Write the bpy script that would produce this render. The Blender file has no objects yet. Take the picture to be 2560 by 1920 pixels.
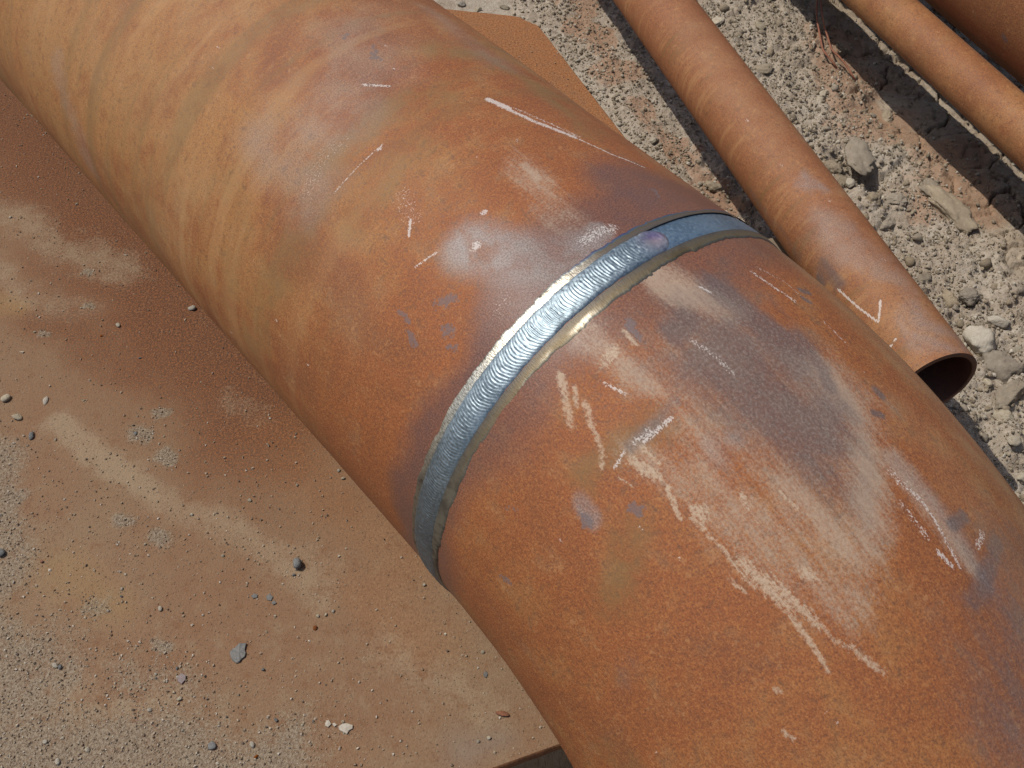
import bpy, math, random
import numpy as np
from mathutils import Vector
random.seed(7)
rng = np.random.default_rng(11)
R_ = math.radians
S = bpy.context.scene
COL = S.collection

# ------------------------------------------------------------------ camera, sky, sun, exposure
CAMZ = 1.323
F_PX = 2700.0                      # focal length in pixels of the 2560 px wide photograph
PITCH = R_(50.414)
cam_d = bpy.data.cameras.new('camera'); cam = bpy.data.objects.new('camera', cam_d); COL.objects.link(cam)
cam.location = (0, 0, CAMZ); cam.rotation_euler = (math.pi/2 - PITCH, 0, 0)
cam_d.sensor_width = 36; cam_d.lens = 36*F_PX/2560
cam_d.clip_start = 0.02; cam_d.clip_end = 500
S.camera = cam
S.cycles.max_bounces = 5; S.cycles.diffuse_bounces = 2; S.cycles.glossy_bounces = 3

SH_DIR = R_(-19.0)                 # direction the shadows fall on the ground
SUN_EL = R_(60.0)
sun_vec = np.array([-math.cos(SH_DIR)*math.cos(SUN_EL), -math.sin(SH_DIR)*math.cos(SUN_EL), math.sin(SUN_EL)])
world = bpy.data.worlds.new('World'); S.world = world; world.use_nodes = True
wn = world.node_tree.nodes; wl = world.node_tree.links; wn.clear()
sky = wn.new('ShaderNodeTexSky'); sky.sky_type = 'NISHITA'; sky.sun_disc = False
sky.sun_elevation = SUN_EL; sky.sun_rotation = math.pi/2 - math.atan2(sun_vec[1], sun_vec[0])
sky.dust_density = 2.0; sky.air_density = 1.0
bg = wn.new('ShaderNodeBackground'); bg.inputs['Strength'].default_value = 0.11
wo = wn.new('ShaderNodeOutputWorld'); wl.new(sky.outputs[0], bg.inputs[0]); wl.new(bg.outputs[0], wo.inputs[0])
sd = bpy.data.lights.new('sun', 'SUN'); sd.energy = 3.2; sd.angle = R_(0.53); sd.color = (1.0, 0.955, 0.88)
so = bpy.data.objects.new('sun', sd); COL.objects.link(so); so.location = (-3, 2, 6)
so.rotation_euler = Vector((-sun_vec).tolist()).to_track_quat('-Z', 'Y').to_euler()
S.view_settings.view_transform = 'Standard'; S.view_settings.look = 'None'
S.view_settings.exposure = 0.0; S.view_settings.gamma = 1.0
S.view_settings.use_curve_mapping = False

# ------------------------------------------------------------------ numpy helpers
def hash2(ix, iy, seed):
    h = (ix.astype(np.int64)*374761393 + iy.astype(np.int64)*668265263 + seed*1442695041) & 0xffffffff
    h = ((h ^ (h >> 13))*1274126177) & 0xffffffff
    h = h ^ (h >> 16)
    return (h & 0xffffff)/float(0x1000000)
def vnoise(x, y, seed=0):
    ix = np.floor(x); iy = np.floor(y); fx = x-ix; fy = y-iy
    fx = fx*fx*fx*(fx*(fx*6-15)+10); fy = fy*fy*fy*(fy*(fy*6-15)+10)
    a = hash2(ix, iy, seed); b = hash2(ix+1, iy, seed); c = hash2(ix, iy+1, seed); d = hash2(ix+1, iy+1, seed)
    return (a*(1-fx)+b*fx)*(1-fy)+(c*(1-fx)+d*fx)*fy - 0.5
def fbm(x, y, f, octv=4, seed=0, gain=0.5):
    o = 0; a = 1.0
    for k in range(octv):
        c, s = math.cos(k*1.3), math.sin(k*1.3)
        o = o + a*vnoise((x*c-y*s)*f+17.3*k, (x*s+y*c)*f-9.1*k, seed+k*31); f *= 2.03; a *= gain
    return o
def worley(x, y, f, seed=0):
    """distance to nearest and second nearest feature point, and the cell's random value"""
    x = x*f; y = y*f; ix = np.floor(x); iy = np.floor(y)
    d1 = np.full(x.shape, 9.0); d2 = np.full(x.shape, 9.0); cid = np.zeros(x.shape)
    for dx in (-1, 0, 1):
        for dy in (-1, 0, 1):
            cx = ix+dx; cy = iy+dy
            px = cx+hash2(cx, cy, seed); py = cy+hash2(cx, cy, seed+7)
            d = np.hypot(x-px, y-py); r = hash2(cx, cy, seed+13)
            n = d < d1
            d2 = np.where(n, d1, np.minimum(d2, d)); cid = np.where(n, r, cid); d1 = np.where(n, d, d1)
    return d1, d2, cid
def chunk(x, y, f, seed):
    """broken soil: every cell a little tilted block with a worn edge"""
    d1, d2, cid = worley(x, y, f, seed)
    gx = hash2(np.floor(cid*9973), np.floor(cid*7919), seed+31)-0.5; gy = hash2(np.floor(cid*7919), np.floor(cid*9973), seed+37)-0.5
    t = (gx*np.sin(x*f*0.9+cid*40)+gy*np.sin(y*f*0.9+cid*70))*0.9
    return np.clip(sstep(0.0, 0.30, d2-d1)*(0.55+0.45*cid+t)*np.clip(1.25-d1*0.9, 0, 1), 0, 1.4), cid
def sstep(a, b, x):
    t = np.clip((x-a)/(b-a), 0, 1); return t*t*(3-2*t)
def seg_dist(X, Y, pts):
    best = np.full(X.shape, 1e9); along = np.zeros(X.shape); L = 0
    for (x0, y0), (x1, y1) in zip(pts[:-1], pts[1:]):
        dx, dy = x1-x0, y1-y0; l2 = dx*dx+dy*dy+1e-12; l = math.sqrt(l2)
        t = np.clip(((X-x0)*dx+(Y-y0)*dy)/l2, 0, 1)
        d = np.hypot(X-x0-t*dx, Y-y0-t*dy); n = d < best
        best = np.where(n, d, best); along = np.where(n, L+t*l, along); L += l
    return best, along/L

def poly_sd(X, Y, P):
    d, _ = seg_dist(X, Y, list(P)+[P[0]]); ins = np.zeros(X.shape, bool)
    for (x0, y0), (x1, y1) in zip(P, list(P[1:])+[P[0]]):
        ins ^= ((y0 > Y) != (y1 > Y)) & (X < (x1-x0)*(Y-y0)/((y1-y0) if abs(y1-y0) > 1e-9 else 1e-9)+x0)
    return np.where(ins, d, -d)

cp, sp = math.cos(PITCH), math.sin(PITCH)
def ray(px, py):
    """direction in the world of the sight line through a point of the photograph"""
    x = (px-1280)/F_PX; u = -(py-960)/F_PX
    return np.array([x, cp+u*sp, -sp+u*cp])
def project(P):
    x, y, z = P[..., 0], P[..., 1], P[..., 2]-CAMZ
    dep = y*cp-z*sp; up = y*sp+z*cp
    return 1280+F_PX*x/dep, 960-F_PX*up/dep
def ground_at(px, py, z=0.0):
    d = ray(px, py); k = (z-CAMZ)/d[2]
    return float(d[0]*k), float(d[1]*k)

# ------------------------------------------------------------------ mesh helpers
def mesh_np(name, V, faces, smooth=True, attrs=None, uv=None):
    """V (n,3); faces: (m,4) or (m,3) int array, or list of such arrays"""
    if not isinstance(faces, list): faces = [faces]
    me = bpy.data.meshes.new(name)
    V = np.ascontiguousarray(V, np.float32)
    me.vertices.add(len(V)); me.vertices.foreach_set('co', V.ravel())
    loops = np.concatenate([f.ravel() for f in faces]).astype(np.int32)
    tot = np.concatenate([np.full(len(f), f.shape[1], np.int32) for f in faces])
    st = np.concatenate([[0], np.cumsum(tot)[:-1]]).astype(np.int32)
    me.loops.add(len(loops)); me.loops.foreach_set('vertex_index', loops)
    me.polygons.add(len(tot)); me.polygons.foreach_set('loop_start', st); me.polygons.foreach_set('loop_total', tot)
    me.polygons.foreach_set('use_smooth', np.full(len(tot), smooth, bool))
    if uv is not None:
        l = me.uv_layers.new(name='uv'); l.data.foreach_set('uv', np.ascontiguousarray(uv[loops], np.float32).ravel())
    for k, a in (attrs or {}).items():
        at = me.attributes.new(k, 'FLOAT', 'POINT'); at.data.foreach_set('value', np.ascontiguousarray(a, np.float32).ravel())
    me.update(calc_edges=True); me.validate(verbose=False)
    return me
def link(name, me, mat=None, parent=None):
    o = bpy.data.objects.new(name, me); COL.objects.link(o)
    if mat is not None and not me.materials: me.materials.append(mat)
    if parent is not None: o.parent = parent
    return o
def tag(o, label=None, cat=None, group=None, kind=None):
    if label: o['label'] = label
    if cat: o['category'] = cat
    if group: o['group'] = group
    if kind: o['kind'] = kind
    return o
def empty(name, loc=(0, 0, 0)):
    o = bpy.data.objects.new(name, None); COL.objects.link(o); o.location = loc; o.empty_display_size = 0.1
    return o
def grid_faces(nu, nv, wrap_v=False, off=0):
    i = np.arange(nu-1)[:, None]; j = np.arange(nv if wrap_v else nv-1)[None, :]; j2 = (j+1) % nv
    f = np.stack([i*nv+j+0*j2, i*nv+j2, (i+1)*nv+j2, (i+1)*nv+j+0*j2], -1)
    return f.reshape(-1, 4)+off
def set_parent_keep(o, p):
    o.parent = p; o.matrix_parent_inverse = p.matrix_basis.inverted()

# ------------------------------------------------------------------ node helpers
class NT:
    def __init__(s, name, dim='2D'):
        s.dim = dim; s.m = bpy.data.materials.new(name); s.m.use_nodes = True
        s.t = s.m.node_tree; s.t.nodes.clear(); s.N = s.t.nodes; s.L = s.t.links
        s.out = s.N.new('ShaderNodeOutputMaterial'); s.b = s.N.new('ShaderNodeBsdfPrincipled')
        s.L.new(s.b.outputs[0], s.out.inputs[0])
    def put(s, inp, v):
        if hasattr(v, 'is_linked') or isinstance(v, bpy.types.NodeSocket): s.L.new(v, inp)
        elif isinstance(v, (tuple, list)) and len(v) == 3 and inp.type == 'RGBA': inp.default_value = (*v, 1)
        else: inp.default_value = v
    def set(s, **k):
        for a, v in k.items(): s.put(s.b.inputs[a.replace('_', ' ')], v)
    def attr(s, n):
        x = s.N.new('ShaderNodeAttribute'); x.attribute_name = n; return x.outputs['Fac']
    def uv(s):
        x = s.N.new('ShaderNodeUVMap'); x.uv_map = 'uv'; return x.outputs[0]
    def obj(s): return s.N.new('ShaderNodeTexCoord').outputs['Object']
    def rand(s): return s.N.new('ShaderNodeObjectInfo').outputs['Random']
    def mapv(s, vec, scale=(1, 1, 1), loc=(0, 0, 0), rot=(0, 0, 0)):
        x = s.N.new('ShaderNodeMapping'); s.L.new(vec, x.inputs['Vector'])
        x.inputs['Scale'].default_value = scale; x.inputs['Location'].default_value = loc; x.inputs['Rotation'].default_value = rot
        return x.outputs[0]
    def noise(s, vec, scale, detail=3, rough=0.55, dist=0.0):
        x = s.N.new('ShaderNodeTexNoise'); s.L.new(vec, x.inputs['Vector'])
        x.inputs['Scale'].default_value = scale; x.inputs['Detail'].default_value = detail
        x.inputs['Roughness'].default_value = rough; x.inputs['Distortion'].default_value = dist; x.noise_dimensions = s.dim
        return x.outputs['Fac']
    def voro(s, vec, scale, feature='F1', out='Distance', rnd=1.0):
        x = s.N.new('ShaderNodeTexVoronoi'); x.feature = feature; x.voronoi_dimensions = s.dim; s.L.new(vec, x.inputs['Vector'])
        x.inputs['Scale'].default_value = scale; x.inputs['Randomness'].default_value = rnd
        return x.outputs[out]
    def math(s, op, a, b=0.0, c=None):
        x = s.N.new('ShaderNodeMath'); x.operation = op; s.put(x.inputs[0], a); s.put(x.inputs[1], b)
        if c is not None: s.put(x.inputs[2], c)
        return x.outputs[0]
    def add(s, a, b): return s.math('ADD', a, b)
    def mul(s, a, b): return s.math('MULTIPLY', a, b)
    def sub(s, a, b): return s.math('SUBTRACT', a, b)
    def ss(s, v, lo, hi, t0=0.0, t1=1.0):
        x = s.N.new('ShaderNodeMapRange'); x.interpolation_type = 'SMOOTHSTEP'
        s.put(x.inputs['Value'], v); s.put(x.inputs['From Min'], lo); s.put(x.inputs['From Max'], hi)
        s.put(x.inputs['To Min'], t0); s.put(x.inputs['To Max'], t1)
        return x.outputs[0]
    def lin(s, v, lo, hi, t0=0.0, t1=1.0):
        x = s.N.new('ShaderNodeMapRange'); s.put(x.inputs['Value'], v)
        s.put(x.inputs['From Min'], lo); s.put(x.inputs['From Max'], hi); s.put(x.inputs['To Min'], t0); s.put(x.inputs['To Max'], t1)
        return x.outputs[0]
    def mix(s, f, a, b, mode='MIX'):
        x = s.N.new('ShaderNodeMix'); x.data_type = 'RGBA'; x.blend_type = mode
        s.put(x.inputs[0], f); s.put(x.inputs[6], a); s.put(x.inputs[7], b)
        return x.outputs[2]
    def fmix(s, f, a, b):
        x = s.N.new('ShaderNodeMix'); x.data_type = 'FLOAT'
        s.put(x.inputs[0], f); s.put(x.inputs[2], a); s.put(x.inputs[3], b)
        return x.outputs[0]
    def ramp(s, f, stops, interp='LINEAR'):
        x = s.N.new('ShaderNodeValToRGB'); s.put(x.inputs[0], f); cr = x.color_ramp; cr.interpolation = interp
        while len(cr.elements) < len(stops): cr.elements.new(0.5)
        for e, (p, c) in zip(cr.elements, stops): e.position = p; e.color = (*c, 1)
        return x.outputs[0]
    def hsv(s, col, h=0.5, sat=1.0, v=1.0):
        x = s.N.new('ShaderNodeHueSaturation'); s.put(x.inputs['Color'], col); s.put(x.inputs['Hue'], h)
        s.put(x.inputs['Saturation'], sat); s.put(x.inputs['Value'], v); return x.outputs[0]
    def sepx(s, vec):
        x = s.N.new('ShaderNodeSeparateXYZ'); s.L.new(vec, x.inputs[0]); return x.outputs
    def bump(s, h, strength=0.5, dist=0.001, prev=None):
        x = s.N.new('ShaderNodeBump'); s.put(x.inputs['Height'], h); x.inputs['Strength'].default_value = strength
        x.inputs['Distance'].default_value = dist
        if prev is not None: s.L.new(prev, x.inputs['Normal'])
        return x.outputs[0]

# ------------------------------------------------------------------ the welded pipe: axis, frame, surface coordinates
RP = 0.265
P0 = np.array([0.11259, 0.76005, CAMZ-0.98270])        # centre of the weld
AZ, EL = R_(39.644), R_(0.956)
D = np.array([-math.sin(AZ)*math.cos(EL), math.cos(AZ)*math.cos(EL), math.sin(EL)])   # straight run, away from the weld
RV = np.cross(D, [0, 0, 1]); RV /= np.linalg.norm(RV); UV = np.cross(RV, D)
KAP, PSI = 1.1858, R_(254.573)
NB = math.cos(PSI)*RV+math.sin(PSI)*UV                  # the elbow bends towards this side
BAX = np.cross(-D, NB)
def rot(v, ang):
    ang = np.asarray(ang)[..., None]
    return v*np.cos(ang)+np.cross(BAX, v)*np.sin(ang)+BAX*(BAX@v)*(1-np.cos(ang))
def frame(s):
    """centre and the two cross vectors at s (s>0 straight pipe, s<0 elbow)"""
    s = np.asarray(s, float); e = np.maximum(-s, 0); q = np.maximum(s, 0)[..., None]
    c = P0+D*q+(-D)*(np.sin(KAP*e)/KAP)[..., None]+NB*((1-np.cos(KAP*e))/KAP)[..., None]
    return c, rot(UV, KAP*e), rot(RV, KAP*e)
def surf(s, a, r=RP):
    c, u, w = frame(s); a = np.asarray(a); r = np.asarray(r)
    return c+(u*np.cos(a)[..., None]+w*np.sin(a)[..., None])*(r[..., None] if r.ndim else r)
_gs = np.arange(-0.95, 1.6, 0.004); _ga = np.arange(-2.2, 2.2, 0.012)
_GS, _GA = np.meshgrid(_gs, _ga, indexing='ij')
_P = surf(_GS, _GA); _c, _u, _w = frame(_GS)
_nrm = _u*np.cos(_GA)[..., None]+_w*np.sin(_GA)[..., None]
_vis = ((np.array([0, 0, CAMZ])-_P)*_nrm).sum(-1) > 0
_px, _py = project(_P); _px = np.where(_vis, _px, 1e7)
def on_pipe(px, py):
    """(s, v) in metres on the unrolled pipe skin of a point seen in the photograph"""
    i = np.argmin((_px-px)**2+(_py-py)**2); i, j = np.unravel_index(i, _px.shape)
    return float(_gs[i]), float(_ga[j]*RP)
def on_pipe_l(pts): return [on_pipe(*p) for p in pts]

# mark fields on the unrolled skin -------------------------------------------------
class Field:
    def __init__(f, Sg, Vg):
        f.S = Sg; f.V = Vg; f.z = np.zeros(Sg.shape); f.s1 = Sg[:, 0]; f.v1 = Vg[0]
    def crop(f, p, m):
        p = np.array(p); i = np.where((f.s1 > p[:, 0].min()-m) & (f.s1 < p[:, 0].max()+m))[0]
        j = np.where((f.v1 > p[:, 1].min()-m) & (f.v1 < p[:, 1].max()+m))[0]
        if len(i) == 0 or len(j) == 0: return None
        return np.ix_(i, j)
    def stroke(f, pts, w, amp=1.0, soft=0.6, taper=0.0, wob=0.0, seed=1, fine=0.0):
        p = on_pipe_l(pts); ix = f.crop(p, w*(1+soft)+wob+fine+0.004)
        if ix is None: return f
        S0, V0 = f.S[ix], f.V[ix]; Sx, Vx = S0, V0
        if wob:
            Sx = S0+fbm(S0, V0, 12, 3, seed)*wob; Vx = V0+fbm(S0, V0, 12, 3, seed+5)*wob
        if fine:
            Sx = Sx+fbm(S0, V0, 130, 3, seed+11)*fine; Vx = Vx+fbm(S0, V0, 130, 3, seed+17)*fine
        d, t = seg_dist(Sx, Vx, p)
        ww = w*(1-taper*np.abs(2*t-1)**2)
        f.z[ix] = np.maximum(f.z[ix], amp*(1-sstep(ww*(1-soft), ww*(1+soft), d)))
        return f
    def poly(f, pts, soft=0.02, amp=1.0, wob=0.02, seed=3, freq=14):
        p = on_pipe_l(pts); ix = f.crop(p, soft+wob+0.004)
        if ix is None: return f
        S0, V0 = f.S[ix], f.V[ix]
        Sx = S0+fbm(S0, V0, freq, 4, seed)*wob; Vx = V0+fbm(S0, V0, freq, 4, seed+9)*wob
        f.z[ix] = np.maximum(f.z[ix], amp*sstep(-soft, soft, poly_sd(Sx, Vx, p)))
        return f

def tube_axes(slist, n_a):
    return np.asarray(slist), np.linspace(-math.pi, math.pi, n_a, endpoint=False)

S_UP = np.concatenate([np.arange(0, 1.15, 0.0017), np.arange(1.15, 3.4, 0.05)])
S_LO = -np.concatenate([np.arange(0, 0.74, 0.0017), np.arange(0.74, 0.88, 0.01)])
# angles: fine on the visible side, coarse below
A_F = np.concatenate([np.arange(-1.95, 0.98, 0.0064), np.arange(0.98, 2*math.pi-1.95, 0.05)])

def pipe_mesh(name, sl, inward_end):
    SG, AG = np.meshgrid(sl, A_F, indexing='ij')
    ns, na = SG.shape
    AGw = np.where(AG > math.pi, AG-2*math.pi, AG)
    VG = AGw*RP
    rr = RP+fbm(SG, VG, 5, 3, 2)*0.0016+fbm(SG, VG, 22, 2, 8)*0.0004
    # the skin meets the weld exactly
    V = surf(SG, AGw, rr).reshape(-1, 3)
    F = grid_faces(ns, na, True)
    if sl[1] < sl[0]: F = F[:, ::-1]
    # wall end ring and bore
    si = np.array([sl[-1], sl[-1], sl[len(sl)//2], sl[0]]); ai = np.linspace(-math.pi, math.pi, 96, endpoint=False)
    ri = np.array([RP-0.0004, RP-0.011, RP-0.011, RP-0.011])
    SI, AI = np.meshgrid(si, ai, indexing='ij')
    V2 = surf(SI, AI, np.repeat(ri[:, None], 96, 1)).reshape(-1, 3)
    F2 = grid_faces(4, 96, True, len(V))
    if sl[1] < sl[0]: F2 = F2[:, ::-1]
    pad = lambda a, v=0.0: np.concatenate([a.ravel(), np.full(len(V2), v)])
    return SG, VG, np.concatenate([V, V2]), [F, F2], pad

# ------------------------------------------------------------------ materials
def rust_material(name, red=(0.275, 0.088, 0.029), ochre=(0.330, 0.158, 0.052), seed=0.0, grain=1.0, streak=(4.2, 60, 0.16), ringf=(19, 1.6)):
    n = NT(name); uv = n.uv(); off = n.mapv(uv, loc=(seed, seed*1.7, 0)); A = n.attr
    g1 = n.noise(off, 560, 2, 0.7); g2 = n.noise(off, 235, 3, 0.7); g3 = n.noise(off, 26, 3, 0.65); g4 = n.noise(off, 6, 3, 0.65, 0.5)
    oc = n.add(n.mul(n.sub(g4, 0.5), 1.3), n.mul(n.sub(g3, 0.5), 1.0))
    col = n.mix(n.ss(n.add(oc, A('ochre')), 0.0, 1.0), red, ochre)
    col = n.mix(n.ss(g4, 0.50, 0.30, 0, 0.55), col, (0.19, 0.072, 0.030))
    # mottling: fresh orange, grey brown and dark flecks
    col = n.mix(n.ss(g3, 0.54, 0.78, 0, 0.35), col, (0.27, 0.145, 0.075))
    col = n.mix(n.ss(g3, 0.46, 0.24, 0, 0.32), col, (0.20, 0.066, 0.025))
    col = n.mix(n.ss(g2, 0.52, 0.72, 0, 0.60*grain), col, (0.42, 0.168, 0.050))
    col = n.mix(n.ss(g2, 0.48, 0.30, 0, 0.60*grain), col, (0.13, 0.054, 0.028))
    col = n.mix(n.ss(g1, 0.47, 0.30, 0, 0.75*grain), col, (0.085, 0.043, 0.028))
    col = n.mix(n.ss(g1, 0.55, 0.72, 0, 0.55*grain), col, (0.46, 0.215, 0.082))
    pt = n.noise(off, 105, 2, 0.6)
    col = n.mix(n.mul(n.ss(pt, 0.60, 0.70), n.ss(g4, 0.40, 0.60, 0.10, 0.42)), col, (0.125, 0.060, 0.032))
    col = n.mix(n.mul(n.ss(pt, 0.38, 0.29), n.ss(g3, 0.40, 0.65, 0.1, 0.5)), col, (0.40, 0.20, 0.085))
    rough = n.lin(g2, 0.3, 0.7, 0.55, 0.72)
    ring = n.noise(n.mapv(off, (ringf[0], ringf[1], 1)), 1.0, 3, 0.65)                     # marks running round the pipe
    col = n.mix(n.mul(n.ss(ring, 0.5, 0.72), n.mul(A('band'), 0.6)), col, (0.19, 0.108, 0.042))
    col = n.mix(n.mul(n.ss(ring, 0.46, 0.28), n.mul(A('band'), 0.4)), col, (0.40, 0.225, 0.095))
    col = n.mix(n.mul(A('olive'), n.ss(g3, 0.3, 0.6, 0.2, 0.75)), col, (0.20, 0.118, 0.046))
    hz = n.mul(A('haz'), n.ss(g3, 0.2, 0.7, 0.75, 1.0))                           # heat affected skin: smooth, purplish
    hc = n.mix(n.ss(g1, 0.38, 0.65), (0.092, 0.050, 0.043), (0.165, 0.083, 0.066))
    col = n.mix(n.mul(hz, 0.85), col, hc); rough = n.fmix(hz, rough, 0.38)
    gcol = n.mix(n.ss(g1, 0.38, 0.64), (0.185, 0.148, 0.13), (0.30, 0.25, 0.225))
    gr = n.mul(A('grey'), n.ss(g3, 0.25, 0.6, 0.45, 1.0))
    col = n.mix(n.mul(gr, 0.85), col, gcol); rough = n.fmix(gr, rough, 0.42)
    # tan dust rubbed in along the pipe
    st = n.mapv(off, (streak[0], streak[1], 1), rot=(0, 0, streak[2]))
    sn = n.noise(st, 1.0, 4, 0.75, 0.4); fine = n.noise(off, 380, 2, 0.8)
    base = n.add(n.mul(n.sub(sn, 0.5), 0.8), n.add(n.mul(n.sub(fine, 0.5), 0.85), n.mul(n.sub(g3, 0.5), 0.6)))
    dust = n.mul(n.ss(n.add(n.mul(A('dust'), 1.15), base), 0.18, 1.0), n.ss(A('dust'), 0.02, 0.35))
    col = n.mix(n.mul(dust, 0.82), col, n.mix(g2, (0.345, 0.24, 0.165), (0.46, 0.35, 0.25)))
    sm = n.add(n.mul(A('smear'), 1.15), n.add(n.mul(n.sub(fine, 0.5), 1.3), n.add(n.mul(n.sub(g2, 0.5), 1.2), n.mul(n.sub(sn, 0.5), 1.6))))
    smear = n.mul(n.ss(sm, 0.30, 1.15), n.ss(A('smear'), 0.03, 0.40))
    col = n.mix(n.mul(smear, 0.72), col, n.mix(fine, (0.38, 0.275, 0.18), (0.56, 0.43, 0.30)))
    # dark mill scale rubbed bare, with pale specks
    sn2 = n.sub(0.5, sn)
    dark = n.mul(n.ss(n.add(n.mul(A('dark'), 1.1), n.add(n.mul(sn2, 0.75), n.mul(n.sub(g3, 0.5), 0.6))), 0.05, 0.95), n.ss(A('dark'), 0.02, 0.3))
    dkc = n.mix(n.ss(fine, 0.42, 0.78), (0.095, 0.078, 0.076), (0.185, 0.152, 0.142))
    col = n.mix(n.mul(dark, 0.70), col, dkc); rough = n.fmix(dark, rough, 0.43)
    fl = A('flake'); fm = n.ss(n.add(fl, n.add(n.mul(n.sub(g2, 0.5), 1.6), n.mul(n.sub(g3, 0.5), 0.8))), 0.45, 0.65)
    col = n.mix(n.mul(n.mul(fm, 0.65), n.ss(fl, 0.05, 0.25)), col, (0.135, 0.113, 0.115))
    ck = n.add(A('chalk'), n.add(n.mul(n.sub(g1, 0.5), 1.7), n.mul(n.sub(g2, 0.5), 0.9)))
    ckm = n.mul(n.ss(ck, 0.45, 0.80), n.ss(A('chalk'), 0.06, 0.25))
    col = n.mix(n.mul(ckm, 0.66), col, (0.64, 0.585, 0.53))
    hd = n.mul(A('haze_dust'), n.ss(n.add(g3, n.mul(n.sub(g1, 0.5), 0.5)), 0.2, 0.65, 0.35, 1.0))
    col = n.mix(n.mul(hd, 0.45), col, (0.375, 0.245, 0.13))
    n.set(Base_Color=col, Roughness=rough, Specular_IOR_Level=0.25)
    n.set(Normal=n.bump(n.add(n.mul(g1, 0.6), n.mul(g2, 0.9)), 0.4, 0.0007))
    return n.m

M_PIPE = rust_material('rusty pipe skin', grain=0.72)
M_P2 = None

def steel_bead(name, dark, light, rough=0.33):
    n = NT(name); uv = n.uv()
    a = n.noise(uv, 300, 3, 0.6); b = n.noise(uv, 24, 3, 0.6)
    t = n.attr('tint'); v = n.attr('edge')
    col = n.mix(n.ss(n.add(n.mul(a, 0.5), n.mul(b, 0.5)), 0.35, 0.65), dark, light)
    col = n.mix(n.mul(n.attr('lower_shade'), 0.6), col, (0.075, 0.095, 0.112))  # lower arc faces away from the sun: its shade is painted into the colour
    col = n.mix(n.ss(n.add(v, n.mul(n.sub(a, 0.5), 0.5)), 0.55, 1.0, 0, 0.75), col, (0.085, 0.075, 0.07))
    col = n.mix(n.mul(t, 0.8), col, n.mix(n.ss(b, 0.35, 0.65), (0.30, 0.20, 0.36), (0.50, 0.36, 0.36)))
    n.set(Base_Color=col, Metallic=0.82, Roughness=n.lin(a, 0.3, 0.7, rough-0.07, rough+0.12), Specular_IOR_Level=0.5)
    n.set(Normal=n.bump(n.noise(uv, 900, 2, 0.6), 0.25, 0.0004))
    return n.m
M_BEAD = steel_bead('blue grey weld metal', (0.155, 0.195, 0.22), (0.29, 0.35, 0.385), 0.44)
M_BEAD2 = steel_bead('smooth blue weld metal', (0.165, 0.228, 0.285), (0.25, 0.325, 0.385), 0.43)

def band_material(name, left):
    n = NT(name); uv = n.uv(); X = n.sepx(uv)
    w = X[0]; arc = X[1]
    lines = n.noise(n.mapv(uv, (2.2, 900, 1)), 1.0, 3, 0.7)           # grinding lines run across the strip
    br = n.noise(n.mapv(uv, (0.4, 38, 1)), 1.0, 3, 0.6)
    wj = n.add(w, n.mul(n.sub(br, 0.5), 0.5))
    heat = n.attr('oxide')
    steel = n.mix(n.ss(lines, 0.35, 0.65), (0.30, 0.27, 0.21), (0.66, 0.62, 0.52))
    steel = n.mix(n.ss(br, 0.42, 0.30), steel, (0.10, 0.085, 0.06))
    if left:
        tint = n.ramp(wj, [(0.0, (0.10, 0.08, 0.065)), (0.25, (0.14, 0.11, 0.085)), (0.55, (0.135, 0.10, 0.06)), (0.72, (0.07, 0.11, 0.14)), (0.88, (0.06, 0.065, 0.16)), (1.0, (0.11, 0.06, 0.08))])
    else:
        tint = n.ramp(wj, [(0.0, (0.075, 0.060, 0.050)), (0.25, (0.105, 0.080, 0.050)), (0.60, (0.135, 0.092, 0.040)), (0.82, (0.115, 0.095, 0.055)), (0.93, (0.085, 0.080, 0.070)), (1.0, (0.10, 0.060, 0.045))])
    col = n.mix(heat, steel, tint)
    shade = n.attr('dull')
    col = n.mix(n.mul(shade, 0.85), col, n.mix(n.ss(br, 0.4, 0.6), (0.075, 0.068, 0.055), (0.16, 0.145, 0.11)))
    n.set(Base_Color=col, Metallic=n.fmix(heat, 0.85, 0.55), Roughness=n.fmix(n.math('MAXIMUM', heat, shade), n.lin(lines, 0.3, 0.7, 0.24, 0.42), 0.46 if left else 0.55))
    n.set(Normal=n.bump(lines, 0.5, 0.0005))
    return n.m
M_BL = band_material('ground bright steel', True); M_BR = band_material('heat tinted gold steel', False)

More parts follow.
